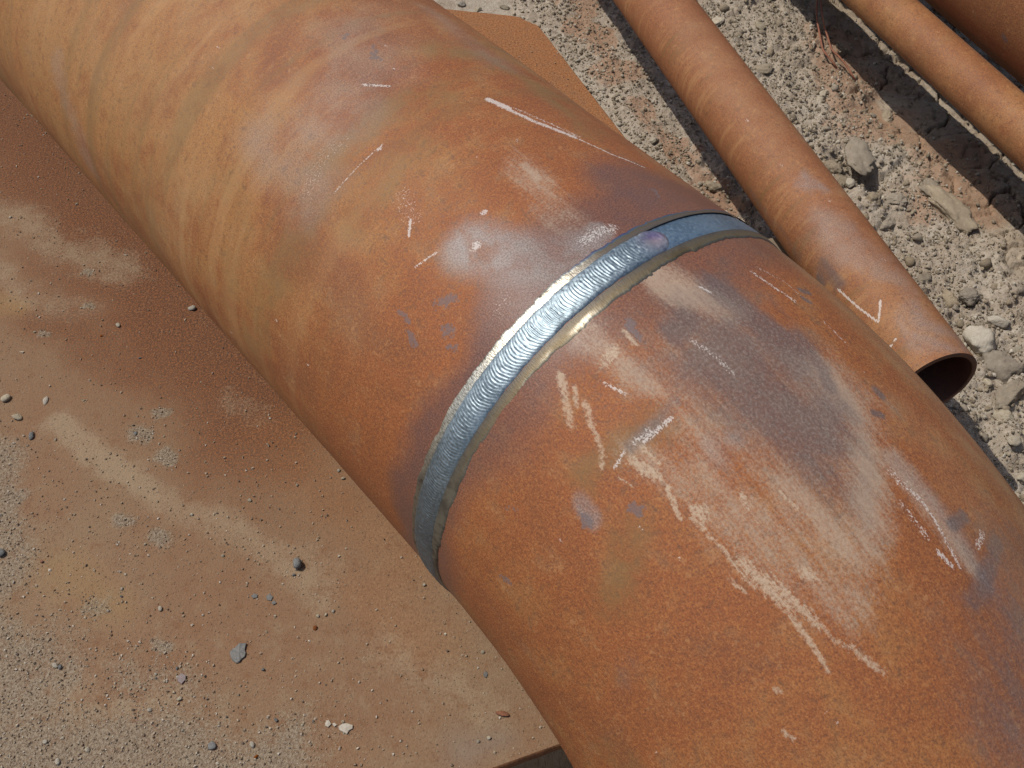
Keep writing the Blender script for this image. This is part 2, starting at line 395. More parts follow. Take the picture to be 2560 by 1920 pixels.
# ------------------------------------------------------------------ build the welded pipe
def pipe_attrs(SG, VG, pad, upper):
    A = {}
    mk = lambda: Field(SG, VG)
    aa = VG/RP
    # ochre towards the left flank and the top end, redder near the weld and on the elbow
    if upper:
        o = 0.24+0.42*sstep(0.15, -0.75, aa)*sstep(0.02, 0.35, SG)+0.20*sstep(0.3, 0.9, SG)-0.30*sstep(0.30, 0.05, SG)-0.25*sstep(-1.0, -1.6, aa)
        A['ochre'] = o
    else:
        A['ochre'] = 0.12+0.35*sstep(-0.2, -0.6, SG)*sstep(0.5, -0.5, aa)+0.2*fbm(SG, VG, 6, 3, 77)
    A['band'] = (sstep(0.12, 0.4, SG)*0.9 if upper else np.zeros_like(SG))
    ol = mk(); hz = mk(); gr = mk(); du = mk(); sm = mk(); dk = mk(); fl = mk(); ck = mk(); hd = mk()
    if upper:
        ol.stroke([(1480, 322), (1345, 215), (1220, 145), (1090, 128)], 0.016, 0.85, 0.9, wob=0.02)
        ol.stroke([(1090, 250), (1000, 262), (880, 320), (790, 420)], 0.020, 0.75, 0.9, wob=0.03)
        ol.stroke([(1060, 360), (960, 480), (880, 600)], 0.018, 0.5, 0.9, wob=0.03)
        ol.stroke([(740, 640), (660, 760), (650, 900)], 0.02, 0.55, 0.9, wob=0.03)
        ol.stroke([(560, 420), (600, 600), (590, 780)], 0.02, 0.35, 0.9, wob=0.03)
        # heat affected zone beside the weld, wider in patches
        w = 0.062+0.030*fbm(SG*0, VG, 9, 3, 5)+0.055*np.exp(-((VG-on_pipe(1620, 480)[1])/0.075)**2)+0.030*np.exp(-((VG-on_pipe(1400, 620)[1])/0.09)**2)
        z = 1-sstep(w*0.62, w*1.25, SG+fbm(SG, VG, 25, 3, 6)*0.012)
        hz.z = np.maximum(hz.z, z)
        sL, vL = on_pipe(998, 1190)
        hz.z = np.maximum(hz.z, 0.75*sstep(sL+0.004, sL-0.003, SG)*np.exp(-((VG-vL)/0.07)**4))
        hz.stroke([(1530, 450), (1640, 470), (1740, 510)], 0.030, 0.95, 0.7, wob=0.02)
        gr.stroke([(1168, 608), (1260, 640), (1370, 650), (1450, 630)], 0.028, 1.0, 0.55, wob=0.010); gr.stroke([(1150, 596), (1165, 640)], 0.012, 1.1, 0.9)
        gr.stroke([(1480, 575), (1510, 592), (1470, 608)], 0.010, 1.0, 0.5, wob=0.015)
        gr.stroke([(650, 330), (720, 420), (760, 520)], 0.035, 0.40, 0.95, wob=0.04)
        gr.stroke([(860, 90), (930, 180), (800, 300)], 0.045, 0.40, 0.95, wob=0.05)
        gr.stroke([(150, 170), (190, 300), (235, 420)], 0.016, 0.32, 0.98, wob=0.03, fine=0.01)
        gr.stroke([(1100, 40), (1160, 90), (1250, 160)], 0.02, 0.3, 0.9, wob=0.02)
        for p, q, w in (((1105, 728), (1145, 738), 0.006), ((1000, 790), (1030, 805), 0.006), ((1030, 840), (1045, 858), 0.004), ((1135, 800), (1148, 812), 0.006),
                        ((1140, 850), (1152, 856), 0.003), ((850, 90), (862, 95), 0.004), ((905, 110), (935, 140), 0.004), ((1640, 490), (1652, 500), 0.0035)):
            fl.stroke([p, q], w, 0.8, 0.9, wob=0.02, fine=0.010)
        hd.stroke([(430, 350), (470, 440), (420, 560)], 0.045, 0.45, 0.95, wob=0.05)
        hd.stroke([(120, 60), (330, 190), (420, 330)], 0.06, 0.35, 0.95, wob=0.05)
        hd.stroke([(600, 20), (900, 30), (1050, 60)], 0.07, 0.35, 0.95, wob=0.05)
        hd.stroke([(1290, 150), (1420, 240), (1560, 340)], 0.022, 0.5, 0.95, wob=0.01)
        hd.stroke([(1600, 375), (1700, 450), (1780, 500)], 0.02, 0.4, 0.95, wob=0.01)
        hd.stroke([(860, 680), (870, 780), (900, 850)], 0.03, 0.35, 0.95, wob=0.04)
        du.stroke([(1300, 430), (1360, 480), (1410, 540)], 0.028, 0.46, 0.8, wob=0.02)
        du.stroke([(1300, 420), (1340, 455)], 0.007, 0.75, 0.8, wob=0.01)
        # chalk and scratches
        ck.stroke([(1222, 250), (1270, 270)], 0.0042, 1.0, 0.5)
        ck.stroke([(1250, 265), (1340, 305), (1440, 345)], 0.0032, 0.9, 0.7)
        ck.stroke([(1290, 268), (1370, 305), (1450, 340)], 0.0022, 0.6, 0.9)
        ck.stroke([(1440, 345), (1530, 385), (1610, 415)], 0.0018, 0.75, 0.7)
        ck.stroke([(908, 208), (940, 210), (975, 216)], 0.0022, 0.75, 0.7)
        ck.stroke([(832, 482), (880, 430), (955, 362)], 0.0009, 0.75, 0.6)
        ck.stroke([(945, 380), (957, 366)], 0.0022, 0.8, 0.9, fine=0.004)
        ck.stroke([(1028, 548), (1024, 585)], 0.0017, 0.95, 0.6)
        ck.stroke([(1005, 490), (1020, 520), (1030, 540)], 0.013, 0.36, 0.9)
        ck.stroke([(850, 360), (800, 400), (770, 480)], 0.016, 0.26, 0.9)
        ck.stroke([(1036, 668), (1062, 648), (1090, 632)], 0.0012, 0.85, 0.5)
        ck.stroke([(1176, 612), (1186, 618), (1180, 626)], 0.0034, 0.85, 0.9, wob=0.01)
        ck.stroke([(1214, 524), (1211, 534)], 0.0032, 0.8, 0.5)
        ck.stroke([(1460, 600), (1490, 580), (1530, 570)], 0.008, 0.6, 0.9)
        ck.stroke([(1265, 740), (1240, 780)], 0.010, 0.28, 0.9)
        for p in ((530, 170), (765, 910), (690, 800), (1015, 118), (960, 112), (985, 170), (1190, 390), (575, 830), (545, 115), (1290, 350)):
            ck.stroke([p, (p[0]+4, p[1]+3)], 0.0012, 0.7, 0.9)
    else:
        w = 0.046+0.020*fbm(SG*0, VG, 9, 3, 15)+0.030*np.exp(-((VG-on_pipe(1750, 640)[1])/0.10)**2)
        hz.z = np.maximum(hz.z, 0.8*(1-sstep(w*0.6, w*1.5, -SG+fbm(SG, VG, 25, 3, 16)*0.012)))
        # broad dusty patch
        du.poly([(1440, 800), (1560, 700), (1760, 655), (1960, 760), (2110, 880), (2190, 1010), (2200, 1160), (2160, 1360), (2190, 1480), (2080, 1500), (1900, 1330), (1700, 1220), (1560, 1060), (1470, 930)], 0.05, 0.40, 0.04)
        du.poly([(1800, 1140), (2000, 1200), (2150, 1330), (2170, 1420), (2080, 1440), (1930, 1330)], 0.035, 0.70, 0.03)
        du.poly([(1960, 860), (2080, 880), (2180, 1000), (2200, 1120), (2190, 1300), (2150, 1420), (2080, 1240), (2100, 1080)], 0.035, 0.95, 0.02)
        du.stroke([(1480, 850), (1560, 910), (1640, 960)], 0.022, 0.55, 0.95, wob=0.02)
        du.stroke([(1640, 700), (1740, 720), (1820, 760)], 0.02, 0.75, 0.9, wob=0.02)
        du.stroke([(1640, 1180), (1800, 1280), (1960, 1400), (2100, 1480)], 0.03, 0.50, 0.9, wob=0.02)
        du.stroke([(1850, 1420), (2000, 1500), (2150, 1560)], 0.022, 0.30, 0.95, wob=0.02)
        du.stroke([(2230, 1150), (2350, 1300), (2420, 1400)], 0.014, 0.55, 0.9, wob=0.01)
        dk.poly([(1660, 790), (1720, 740), (1800, 700), (1850, 690), (1900, 760), (2000, 830), (2070, 930), (2100, 1020), (2070, 1110), (2080, 1230), (1980, 1210), (1880, 1100), (1760, 1000), (1640, 930), (1580, 850)], 0.070, 0.98, 0.04)
        dk.poly([(1800, 830), (1930, 850), (2030, 960), (2040, 1080), (1960, 1090), (1850, 990)], 0.04, 1.0, 0.04)
        dk.stroke([(1800, 700), (1880, 790), (1990, 850)], 0.014, 0.95, 0.9, wob=0.02)
        dk.stroke([(1730, 800), (1690, 830)], 0.016, 0.85, 0.9, wob=0.01)
        dk.stroke([(1860, 900), (1960, 980), (2040, 1060)], 0.032, 0.85, 0.9, wob=0.03)
        dk.stroke([(1990, 830), (2060, 920), (2070, 960)], 0.01, 0.8, 0.9, wob=0.01)
        dk.stroke([(2510, 1360), (2470, 1420), (2430, 1500)], 0.010, 0.75, 0.8, wob=0.01)
        dk.stroke([(2560, 1440), (2500, 1600), (2520, 1800)], 0.05, 0.45, 0.98, wob=0.03)
        dk.stroke([(1690, 1000), (1650, 1050), (1580, 1120)], 0.006, 0.6, 0.95)
        dk.stroke([(2410, 1290), (2380, 1310)], 0.005, 0.8, 0.8)
        dk.stroke([(1560, 1660), (1555, 1740)], 0.012, 0.30, 0.95, wob=0.02)
        dk.stroke([(2190, 975), (2198, 985)], 0.004, 1, 0.7); dk.stroke([(2185, 1028), (2200, 1032)], 0.003, 1, 0.7); dk.stroke([(2000, 722), (2022, 728)], 0.003, 1, 0.7); dk.stroke([(2010, 752), (2025, 757)], 0.003, 0.9, 0.7)
        for pts, w in (([(1412, 958), (1425, 1000), (1440, 1058)], 0.0060), ([(1445, 965), (1455, 1010)], 0.0030), ([(1475, 1015), (1500, 1080), (1525, 1140)], 0.0040), ([(1520, 1130), (1529, 1185)], 0.0028),
                       ([(1585, 1160), (1605, 1185), (1632, 1205)], 0.0062), ([(1600, 1110), (1640, 1160)], 0.0034), ([(1555, 1200), (1590, 1235)], 0.0022), ([(1738, 1292), (1760, 1290), (1752, 1310)], 0.0062),
                       ([(1728, 1315), (1790, 1372), (1840, 1420)], 0.0028), ([(1842, 1408), (1900, 1462), (1955, 1505)], 0.0085), ([(1900, 1455), (1950, 1480), (1965, 1500)], 0.0085), ([(1960, 1500), (2030, 1545)], 0.0050),
                       ([(2010, 1530), (2080, 1580), (2160, 1625), (2220, 1662)], 0.0042), ([(1960, 1540), (2020, 1600), (2070, 1670)], 0.0036), ([(1830, 1450), (1850, 1478)], 0.0024), ([(1925, 1710), (1942, 1718)], 0.0032),
                       ([(1955, 1812), (1968, 1830), (1990, 1842)], 0.0030), ([(1700, 1330), (1670, 1240)], 0.0030), ([(1540, 880), (1520, 920)], 0.006), ([(1950, 1230), (1985, 1260)], 0.003), ([(1850, 1240), (1860, 1265)], 0.004), ([(1560, 830), (1590, 850)], 0.004)):
            sm.stroke(pts, w*0.80, 0.78, 0.95, wob=0.010, fine=0.0025)
        sm.stroke([(2005, 1430), (2020, 1440)], 0.006, 0.7, 0.8); sm.stroke([(2070, 1075), (2090, 1110)], 0.004, 0.6, 0.8)
        gr.stroke([(1462, 1265), (1485, 1300)], 0.008, 0.9, 0.6, wob=0.01)
        gr.stroke([(1775, 1120), (1790, 1150)], 0.008, 0.6, 0.8, wob=0.01); gr.stroke([(1820, 1110), (1840, 1100)], 0.006, 0.6, 0.8, wob=0.01)
        gr.stroke([(2240, 1160), (2360, 1290), (2455, 1440)], 0.010, 0.6, 0.9, wob=0.01)
        ol.stroke([(1580, 1390), (1550, 1450), (1520, 1490)], 0.016, 0.85, 0.9, wob=0.02)
        ol.stroke([(1640, 1060), (1530, 1170), (1480, 1230)], 0.012, 0.8, 0.9, wob=0.02)
        ol.stroke([(1530, 1890), (1570, 1915)], 0.016, 0.6, 0.9, wob=0.02)
        fl.stroke([(1570, 815), (1590, 835)], 0.005, 0.9, 0.8, fine=0.008); fl.stroke([(1455, 1290), (1470, 1305)], 0.005, 0.9, 0.8, fine=0.008); fl.stroke([(1588, 1275), (1600, 1280)], 0.004, 0.9, 0.8, fine=0.008)
        fl.stroke([(1255, 1440), (1275, 1460)], 0.003, 0.7, 0.8, fine=0.008); fl.stroke([(1280, 1270), (1300, 1280)], 0.003, 0.7, 0.8, fine=0.008)
        hd.stroke([(2040, 700), (2230, 880), (2400, 1070), (2560, 1290)], 0.034, 0.95, 0.9, wob=0.012)
        hd.stroke([(1920, 610), (2060, 720)], 0.016, 0.35, 0.9, wob=0.01)
        hd.stroke([(2300, 1080), (2420, 1230), (2560, 1420)], 0.03, 0.45, 0.9, wob=0.02)
        # scratches
        ck.stroke([(1680, 1040), (1610, 1100)], 0.0022, 0.75, 0.8); ck.stroke([(1625, 1075), (1590, 1112)], 0.0028, 0.62, 0.95); ck.stroke([(1560, 1135), (1534, 1165)], 0.0018, 0.7, 0.8)
        ck.stroke([(1728, 857), (1790, 890), (1830, 930)], 0.0030, 0.50, 0.95); ck.stroke([(1880, 678), (1940, 722), (1985, 750)], 0.0026, 0.62, 0.8); ck.stroke([(1890, 672), (1960, 705), (2000, 735)], 0.0016, 0.55, 0.8)
        ck.stroke([(1510, 958), (1560, 983)], 0.0018, 0.75, 0.7); ck.stroke([(1748, 718), (1775, 725)], 0.0016, 0.85, 0.7)
        ck.stroke([(2290, 1230), (2330, 1290), (2400, 1420)], 0.0018, 0.7, 0.8); ck.stroke([(2345, 1380), (2380, 1418)], 0.0022, 0.85, 0.7); ck.stroke([(2260, 1270), (2320, 1340)], 0.004, 0.5, 0.9)
        ck.stroke([(2230, 1180), (2300, 1250)], 0.005, 0.5, 0.9); ck.stroke([(2440, 1365), (2455, 1330)], 0.003, 0.6, 0.8); ck.stroke([(2060, 800), (2120, 860)], 0.0016, 0.5, 0.8)
        for p in ((1697, 1400), (1972, 1320), (2062, 1772), (2095, 1805), (2160, 930), (1600, 1320), (2435, 1532), (1640, 1880), (1400, 1350)):
            ck.stroke([p, (p[0]+4, p[1]+3)], 0.0012, 0.7, 0.9)
    A.update(olive=ol.z, haz=hz.z, grey=gr.z, dust=du.z, smear=sm.z, dark=dk.z, flake=fl.z, chalk=ck.z, haze_dust=hd.z)
    return {k: pad(v) for k, v in A.items()}

welded = empty('welded_pipe', (float(P0[0]), float(P0[1]), float(P0[2]-RP)))
tag(welded, 'large rusty steel pipe with a blue-grey weld ring joining straight run to elbow', 'pipe')
for nm, sl, up in (('pipe_section', S_UP, True), ('pipe_elbow', S_LO, False)):
    SG, VG, V, Fc, pad = pipe_mesh(nm, sl, True)
    uvc = np.concatenate([np.stack([SG.ravel(), VG.ravel()], 1), np.zeros((len(V)-SG.size, 2))])
    me = mesh_np(nm, V, Fc, True, pipe_attrs(SG, VG, pad, up), uvc)
    o = link(nm, me, M_PIPE); set_parent_keep(o, welded)
    o['label'] = 'ochre rusty straight pipe run above the weld' if up else 'rusty elbow with tan scuffs and dark rubbed patch'

# weld ring: root bead all round, and a capping bead that ends in a crater ------------
HB = 0.0176
def bead(name, a0, a1, half, height, ripple, amp, mat, seed, crater=False, na=None, label=None, base=0.0):
    L = (a1-a0)*RP
    na = na or int(L/0.00042); nw = 27
    arc = np.linspace(a0*RP, a1*RP, na); w = np.linspace(-1, 1, nw)
    AR, W = np.meshgrid(arc, w, indexing='ij')
    hw = half*(1+0.055*vnoise(AR*70, AR*0+3, seed)+0.05*vnoise(AR*160, AR*0+np.sign(W)*5, seed+3)*np.abs(W))
    x = W*hw
    prof = (1-np.abs(W)**2.6)**0.7
    # crescent ripples frozen into the metal, bowed backwards at the edges
    ph = (AR - 0.0085*np.abs(W)**2.5 + 0.0016*vnoise(AR*120, W*2.5, seed+8) + 0.0016*vnoise(AR*45, W*1.2, seed+9))/ripple
    fr = ph-np.floor(ph)
    k = np.floor(ph); ramp_amp = 0.55+0.9*hash2(k, k*0, seed+21)
    saw = np.where(fr < 0.64, 0.5-0.5*np.cos(math.pi*fr/0.64), 0.5+0.5*np.cos(math.pi*(fr-0.64)/0.36))
    rip = (saw-0.5)*amp*ramp_amp*np.clip(1.15-0.35*np.abs(W)**3, 0, 1)
    h = base*np.clip(prof*1.8, 0, 1)+height*prof+rip*np.clip(prof*1.6, 0, 1)+0.0005*vnoise(AR*300, x*300, seed+4)*prof
    tint = np.zeros_like(AR); edge = np.abs(W)**12*0.8
    if crater:     # rounded end with a shallow dish
        de = (a1*RP-AR)
        rnd = np.sqrt(np.clip(1-(np.clip(half*1.05-de, 0, None)/(half*1.05))**2, 0, 1))
        x = x*np.clip(rnd, 0.02, 1)
        h = h*np.where(de < half*1.4, np.clip(rnd, 0, 1)**0.22, 1)
        flat = sstep(0.050, 0.022, de)
        h = h-rip*flat*0.85
        dish = np.exp(-(((de-0.014)/0.009)**2+(x/0.009)**2))
        h = h-0.0018*dish
        tint = np.exp(-(((de-0.015)/0.013)**2+(x/0.012)**2))*0.9+0.25*sstep(0.04, 0.0, de)
        edge = edge+1.3*sstep(0.0066, 0.0030, de)
    V = surf(x, AR/RP, RP+h-0.0004).reshape(-1, 3)
    # the ring is a straight, short collar: put it on the straight frame on both sides of the joint
    c, u, r = P0+D*x[..., None], UV, RV
    V = (c+(u*np.cos(AR/RP)[..., None]+r*np.sin(AR/RP)[..., None])*(RP+h-0.0006)[..., None]).reshape(-1, 3)
    F = grid_faces(na, nw)
    uvc = np.stack([x.ravel(), AR.ravel()], 1)
    o = link(name, mesh_np(name, V, F[:, ::-1], True, {'tint': tint, 'edge': edge, 'lower_shade': sstep(on_pipe(1125, 1110)[1]+0.05, on_pipe(1075, 1330)[1], AR)}, uvc), mat); set_parent_keep(o, welded)
    if label: o['label'] = label
    return o
a_cr = on_pipe(1662, 592)[1]/RP          # where the capping bead stops
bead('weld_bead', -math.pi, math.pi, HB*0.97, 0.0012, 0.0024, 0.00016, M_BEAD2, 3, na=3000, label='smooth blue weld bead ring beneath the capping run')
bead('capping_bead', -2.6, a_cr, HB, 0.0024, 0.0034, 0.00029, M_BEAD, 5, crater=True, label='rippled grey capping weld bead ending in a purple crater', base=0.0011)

# ground strips on both sides of the bead -----------------------------------------
def strip(name, side, mat, label):
    arc = np.linspace(-math.pi*RP, math.pi*RP, 2600); nw = 9
    t = np.linspace(0, 1, nw); AR, T = np.meshgrid(arc, t, indexing='ij')
    rag = 0.0018*vnoise(AR*110, AR*0, 41+side)+0.0028*vnoise(AR*30, AR*0, 44+side)+0.0014*vnoise(AR*320, AR*0, 47+side)
    # grinding was done in short overlapping passes
    ps = vnoise(np.floor(AR*34+0.6*vnoise(AR*9, AR*0, 9)), AR*0, 51+side)*0.0028
    w = (0.0074 if side > 0 else 0.0078)+rag*(1 if side > 0 else 0.8)+ps
    w = w*(1-0.45*sstep(on_pipe(1100, 1130)[1], on_pipe(1075, 1330)[1], AR)) if side > 0 else w
    a_hi = on_pipe(1700, 575)[1]; w = w*(1-0.25*sstep(a_hi-0.05, a_hi+0.05, AR))
    x = side*(HB*0.8+T*(w+HB*0.2))
    h = 0.0011*np.sqrt(np.clip(1-T, 0, 1))*1.0-0.0007*sstep(0.9, 1.0, T)+0.0004
    c = np.where((x > 0)[..., None], P0+D*x[..., None], frame(x)[0])
    u = frame(x)[1]; r = frame(x)[2]
    V = (c+(u*np.cos(AR/RP)[..., None]+r*np.sin(AR/RP)[..., None])*(RP+h)[..., None]).reshape(-1, 3)
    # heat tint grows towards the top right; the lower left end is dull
    v1 = on_pipe(1480, 690)[1]; v0 = on_pipe(1110, 1080)[1]
    heat = sstep(v1-0.045, v1+0.03, AR+0.02*fbm(AR, x*8, 20, 3, 4)) if side > 0 else 0.85+0*AR
    if side < 0:
        vg = on_pipe(1450, 790)[1]; heat = 0.92-0.75*np.exp(-((AR-vg)/0.012)**2)*sstep(0.35, 0.6, T)-0.4*sstep(0.0, 0.4, vnoise(AR*60, T*2, 90))*sstep(0.3, 0.8, T)*np.exp(-((AR-vg+0.06)/0.07)**2)
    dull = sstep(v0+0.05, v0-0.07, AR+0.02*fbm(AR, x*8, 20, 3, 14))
    F = grid_faces(len(arc), nw)
    if side < 0: F = F[:, ::-1]
    o = link(name, mesh_np(name, V, F, True, {'oxide': np.clip(heat, 0, 1), 'dull': dull}, np.stack([T.ravel(), AR.ravel()], 1)), mat)
    set_parent_keep(o, welded); o['label'] = label
strip('ground_strip', 1, M_BL, 'bright ground steel strip on the straight-pipe side of weld')
strip('ground_strip', -1, M_BR, 'gold heat-tinted steel strip on the elbow side of weld')


# ------------------------------------------------------------------ the setting: soil
PL_A = np.array([0.0435, 2.1103]); PL_B = np.array([0.630, 0.712])
_bd = np.array([math.cos(R_(19.9)), math.sin(R_(19.9))])
PL_C = PL_B-2.0*_bd; PL_D = np.array([-1.54, 2.42])
PLATE = [tuple(PL_A), tuple(PL_B), tuple(PL_C), tuple(PL_D)]
PLATE_Z = 0.020
G = lambda *pts: [ground_at(*p) for p in pts]
# lying pipes behind: (x at y=2, azimuth, axis height, radius)
PIPE2 = dict(x=0.2313, az=R_(17.485), h=0.2009, r=0.06135)
PIPE3 = dict(x=0.6580, az=R_(21.008), h=0.1967, r=0.04424)
CRUST = G((1900, -60), (1990, 40), (2085, 150), (2180, 290), (2330, 420), (2450, 530), (2600, 690), (3000, 600), (3000, -300), (2200, -400))
RUST_A = G((1400, -60), (1490, 90), (1575, 205), (1655, 330), (1730, 420), (1800, 500))
RUST_B = G((2080, 130), (2170, 260), (2260, 330), (2350, 400), (2450, 520))
HOLE = ground_at(2158, 435)
def soil_masks(X, Y):
    crust = sstep(-0.05, 0.02, poly_sd(X, Y, CRUST)+fbm(X, Y, 9, 3, 60)*0.09)
    ax, az = PIPE2['x'], PIPE2['az']
    side = ((X-ax)*math.cos(az)+(Y-2.0)*math.sin(az))            # >0 beyond pipe 2
    clod = sstep(-0.02, 0.06, side)*(1-crust)
    da, _ = seg_dist(X, Y, RUST_A); db, _ = seg_dist(X, Y, RUST_B)
    rust = np.maximum(0.95*(1-sstep(0.005, 0.060, da+fbm(X, Y, 16, 4, 70)*0.09)), 0.75*(1-sstep(0.02, 0.15, db+fbm(X, Y, 12, 4, 73)*0.12)))
    return crust, clod, rust, side
def H(X, Y):
    crust, clod, rust, side = soil_masks(X, Y)
    h = 0.016*fbm(X, Y, 2.2, 3, 90)+0.010*fbm(X, Y, 9, 3, 91)
    lumps = 0
    for f, a, t, sd_ in ((15, 0.024, 0.60, 1), (27, 0.017, 0.40, 2), (52, 0.0095, 0.2, 3), (105, 0.0048, 0.0, 4)):
        wx = X+fbm(X, Y, f*0.9, 2, 100+sd_)*0.5/f; wy = Y+fbm(X, Y, f*0.9, 2, 105+sd_)*0.5/f
        b, cid = chunk(wx, wy, f, 120+sd_)
        keep = sstep(t-0.05, t+0.15, cid)
        lumps = lumps+0.64*a*b*keep
    fine = 0.0035*fbm(X, Y, 70, 3, 130)+0.0018*fbm(X, Y, 210, 2, 133)
    near_crush = 0.30
    h = h+lumps*np.clip(clod*(0.75+0.7*fbm(X, Y, 5, 2, 140))+near_crush*(1-crust)*(1-clod), 0.05, 1.15)+fine*(0.35+0.65*(1-crust))
    # cracked mud crust
    d1, d2, cid = worley(X+fbm(X, Y, 14, 3, 150)*0.05, Y+fbm(X, Y, 14, 3, 153)*0.05, 8.5, 155)
    e1, e2, eid = worley(X+fbm(X, Y, 30, 3, 160)*0.03, Y+fbm(X, Y, 30, 3, 163)*0.03, 21, 165)
    crack = np.maximum(1-sstep(0.0, 0.045, d2-d1), 0.55*(1-sstep(0.0, 0.05, e2-e1))*(eid > 0.35))
    tilt = (cid-0.5)*0.012+(eid-0.5)*0.006
    h = h+crust*(tilt*1.2-0.022*crack*sstep(0.15, 0.5, 0.5+fbm(X, Y, 6, 2, 170)))
    # hole under the overhanging clod
    hd = np.hypot((X-HOLE[0])/0.062, (Y-HOLE[1])/0.045)
    h = h-0.045*np.exp(-hd**2*1.1)
    # ruts where the two pipes lie over, so that soil never reaches them
    for P, m in ((PIPE2, 0.02), (PIPE3, 0.02)):
        q = ((X-P['x'])*math.cos(P['az'])+(Y-2.0)*math.sin(P['az']))
        lim = P['h']-P['r']-0.01
        h = np.where(np.abs(q) < P['r']*1.3, np.minimum(h, lim), h)
    # below the plate, and the pit the elbow drops into
    sdp = poly_sd(X, Y, PLATE)
    h = np.where(sdp > -0.012, np.minimum(h*0.5, 0.0), h)
    h = np.where((sdp <= -0.012) & (sdp > -0.08), h*sstep(0.006, 0.08, -sdp)+(0.004+fine)*(1-sstep(0.006, 0.08, -sdp)), h)
    q = (X-PL_B[0])*_bd[1]-(Y-PL_B[1])*_bd[0]                   # distance beyond the plate's near edge
    pit = sstep(-0.20, -0.08, q)*sstep(-0.35, -0.15, X)*(1-sstep(0.40, 0.60, X))*(1-sstep(0.36, 0.50, q))
    h = h-0.62*pit*(sdp < 0.25)
    far = np.hypot(X-0.5, Y-1.6)
    return h*(1-sstep(4, 9, far))

def axis_pts(lo, hi, step, out, n):
    g = np.geomspace(step*2, out, n)
    return np.concatenate([lo-np.cumsum(g)[::-1]*1.0, np.arange(lo, hi, step), hi+np.cumsum(g)])
gx = axis_pts(0.02, 1.28, 0.0033, 9.0, 40); gy = axis_pts(0.66, 2.46, 0.0033, 9.0, 40)
GX, GY = np.meshgrid(gx, gy, indexing='ij')
GZ = H(GX, GY)
crust, clod, rustm, side = soil_masks(GX, GY)
n = NT('dry grey brown soil'); oc = n.obj()
a = n.noise(oc, 9, 4, 0.6); b = n.noise(oc, 60, 4, 0.65); c = n.noise(oc, 300, 3, 0.7)
col = n.mix(n.ss(a, 0.3, 0.7), (0.300, 0.240, 0.179), (0.379, 0.322, 0.253))
col = n.mix(n.ss(b, 0.5, 0.72, 0, 0.6), col, (0.440, 0.389, 0.318))
col = n.mix(n.ss(b, 0.48, 0.28, 0, 0.55), col, (0.234, 0.179, 0.124))
col = n.mix(n.ss(c, 0.56, 0.70, 0, 0.5), col, (0.468, 0.429, 0.373))
col = n.mix(n.ss(c, 0.44, 0.30, 0, 0.5), col, (0.189, 0.154, 0.114))
cr = n.mul(n.attr('crust'), 0.35)
col = n.mix(cr, col, n.mix(n.ss(b, 0.35, 0.65), (0.269, 0.194, 0.124), (0.358, 0.272, 0.179)))
rm = n.ss(n.add(n.attr('rust'), n.mul(n.sub(b, 0.5), 0.9)), 0.25, 0.85)
col = n.mix(n.mul(rm, 0.50), col, n.mix(c, (0.239, 0.098, 0.043), (0.329, 0.154, 0.069)))
n.set(Base_Color=col, Roughness=0.95, Specular_IOR_Level=0.12)
n.set(Normal=n.bump(n.add(n.mul(c, 0.6), n.mul(n.noise(oc, 130, 3, 0.7), 1.0)), 0.65, 0.004))
M_SOIL = n.m
me = mesh_np('ground', np.stack([GX, GY, GZ], -1).reshape(-1, 3), grid_faces(len(gx), len(gy))[:, ::-1], True, {'crust': crust, 'rust': rustm})
gnd = link('ground', me, M_SOIL); gnd['kind'] = 'structure'; gnd['label'] = 'dry grey brown soil with clods, cracks and rust stains'
# flip if needed
if me.polygons[0].normal.z < 0: me.flip_normals()

# ------------------------------------------------------------------ steel plate lying on the soil
nu, nv = 430, 350
uu, vv = np.meshgrid(np.linspace(0, 1, nu), np.linspace(0, 1, nv), indexing='ij')
PX = (PL_A[0]*(1-uu)+PL_D[0]*uu)*(1-vv)+(PL_B[0]*(1-uu)+PL_C[0]*uu)*vv
PY = (PL_A[1]*(1-uu)+PL_D[1]*uu)*(1-vv)+(PL_B[1]*(1-uu)+PL_C[1]*uu)*vv
# clipped far corner
cA = PL_A; kx = np.hypot(PX-cA[0], PY-cA[1])
pull = 0.016*np.exp(-(kx/0.02)**2)
dirc = np.array([-0.35, -0.94]); PX = PX+dirc[0]*pull; PY = PY+dirc[1]*pull
PZ = PLATE_Z+0.004*fbm(PX, PY, 1.6, 2, 200)+0.0006*fbm(PX, PY, 30, 2, 203)
def plate_z(x, y): return PLATE_Z+0.004*fbm(np.asarray(x), np.asarray(y), 1.6, 2, 200)+0.0006*fbm(np.asarray(x), np.asarray(y), 30, 2, 203)
GP = lambda *pts: [ground_at(*p, z=PLATE_Z) for p in pts]
class PField:
    def __init__(f): f.z = np.zeros(PX.shape)
    def stroke(f, pts, w, amp=1.0, soft=0.8, wob=0.03, seed=1, freq=9):
        X = PX+fbm(PX, PY, freq, 4, 300+seed)*wob; Y = PY+fbm(PX, PY, freq, 4, 310+seed)*wob
        d, _ = seg_dist(X, Y, GP(*pts)); f.z = np.maximum(f.z, amp*(1-sstep(w*(1-soft), w*(1+soft), d))); return f
fr_ = PField(); ft = PField(); fg = PField(); fy = PField(); fb = PField(); fo = PField()
fo.stroke([(1000, -30), (1250, 60), (1400, 200), (1560, 370)], 0.16, 1.0, 0.5, 0.02)
fo.stroke([(1080, 1560), (900, 1300), (700, 1080)], 0.05, 0.35, 0.95, 0.06)
fr_.stroke([(-250, 100), (60, 330), (240, 540), (430, 780), (640, 1000)], 0.15, 0.95, 0.98, 0.05)
fr_.stroke([(-250, 500), (150, 760), (420, 1000), (640, 1180)], 0.20, 0.42, 0.98, 0.05)
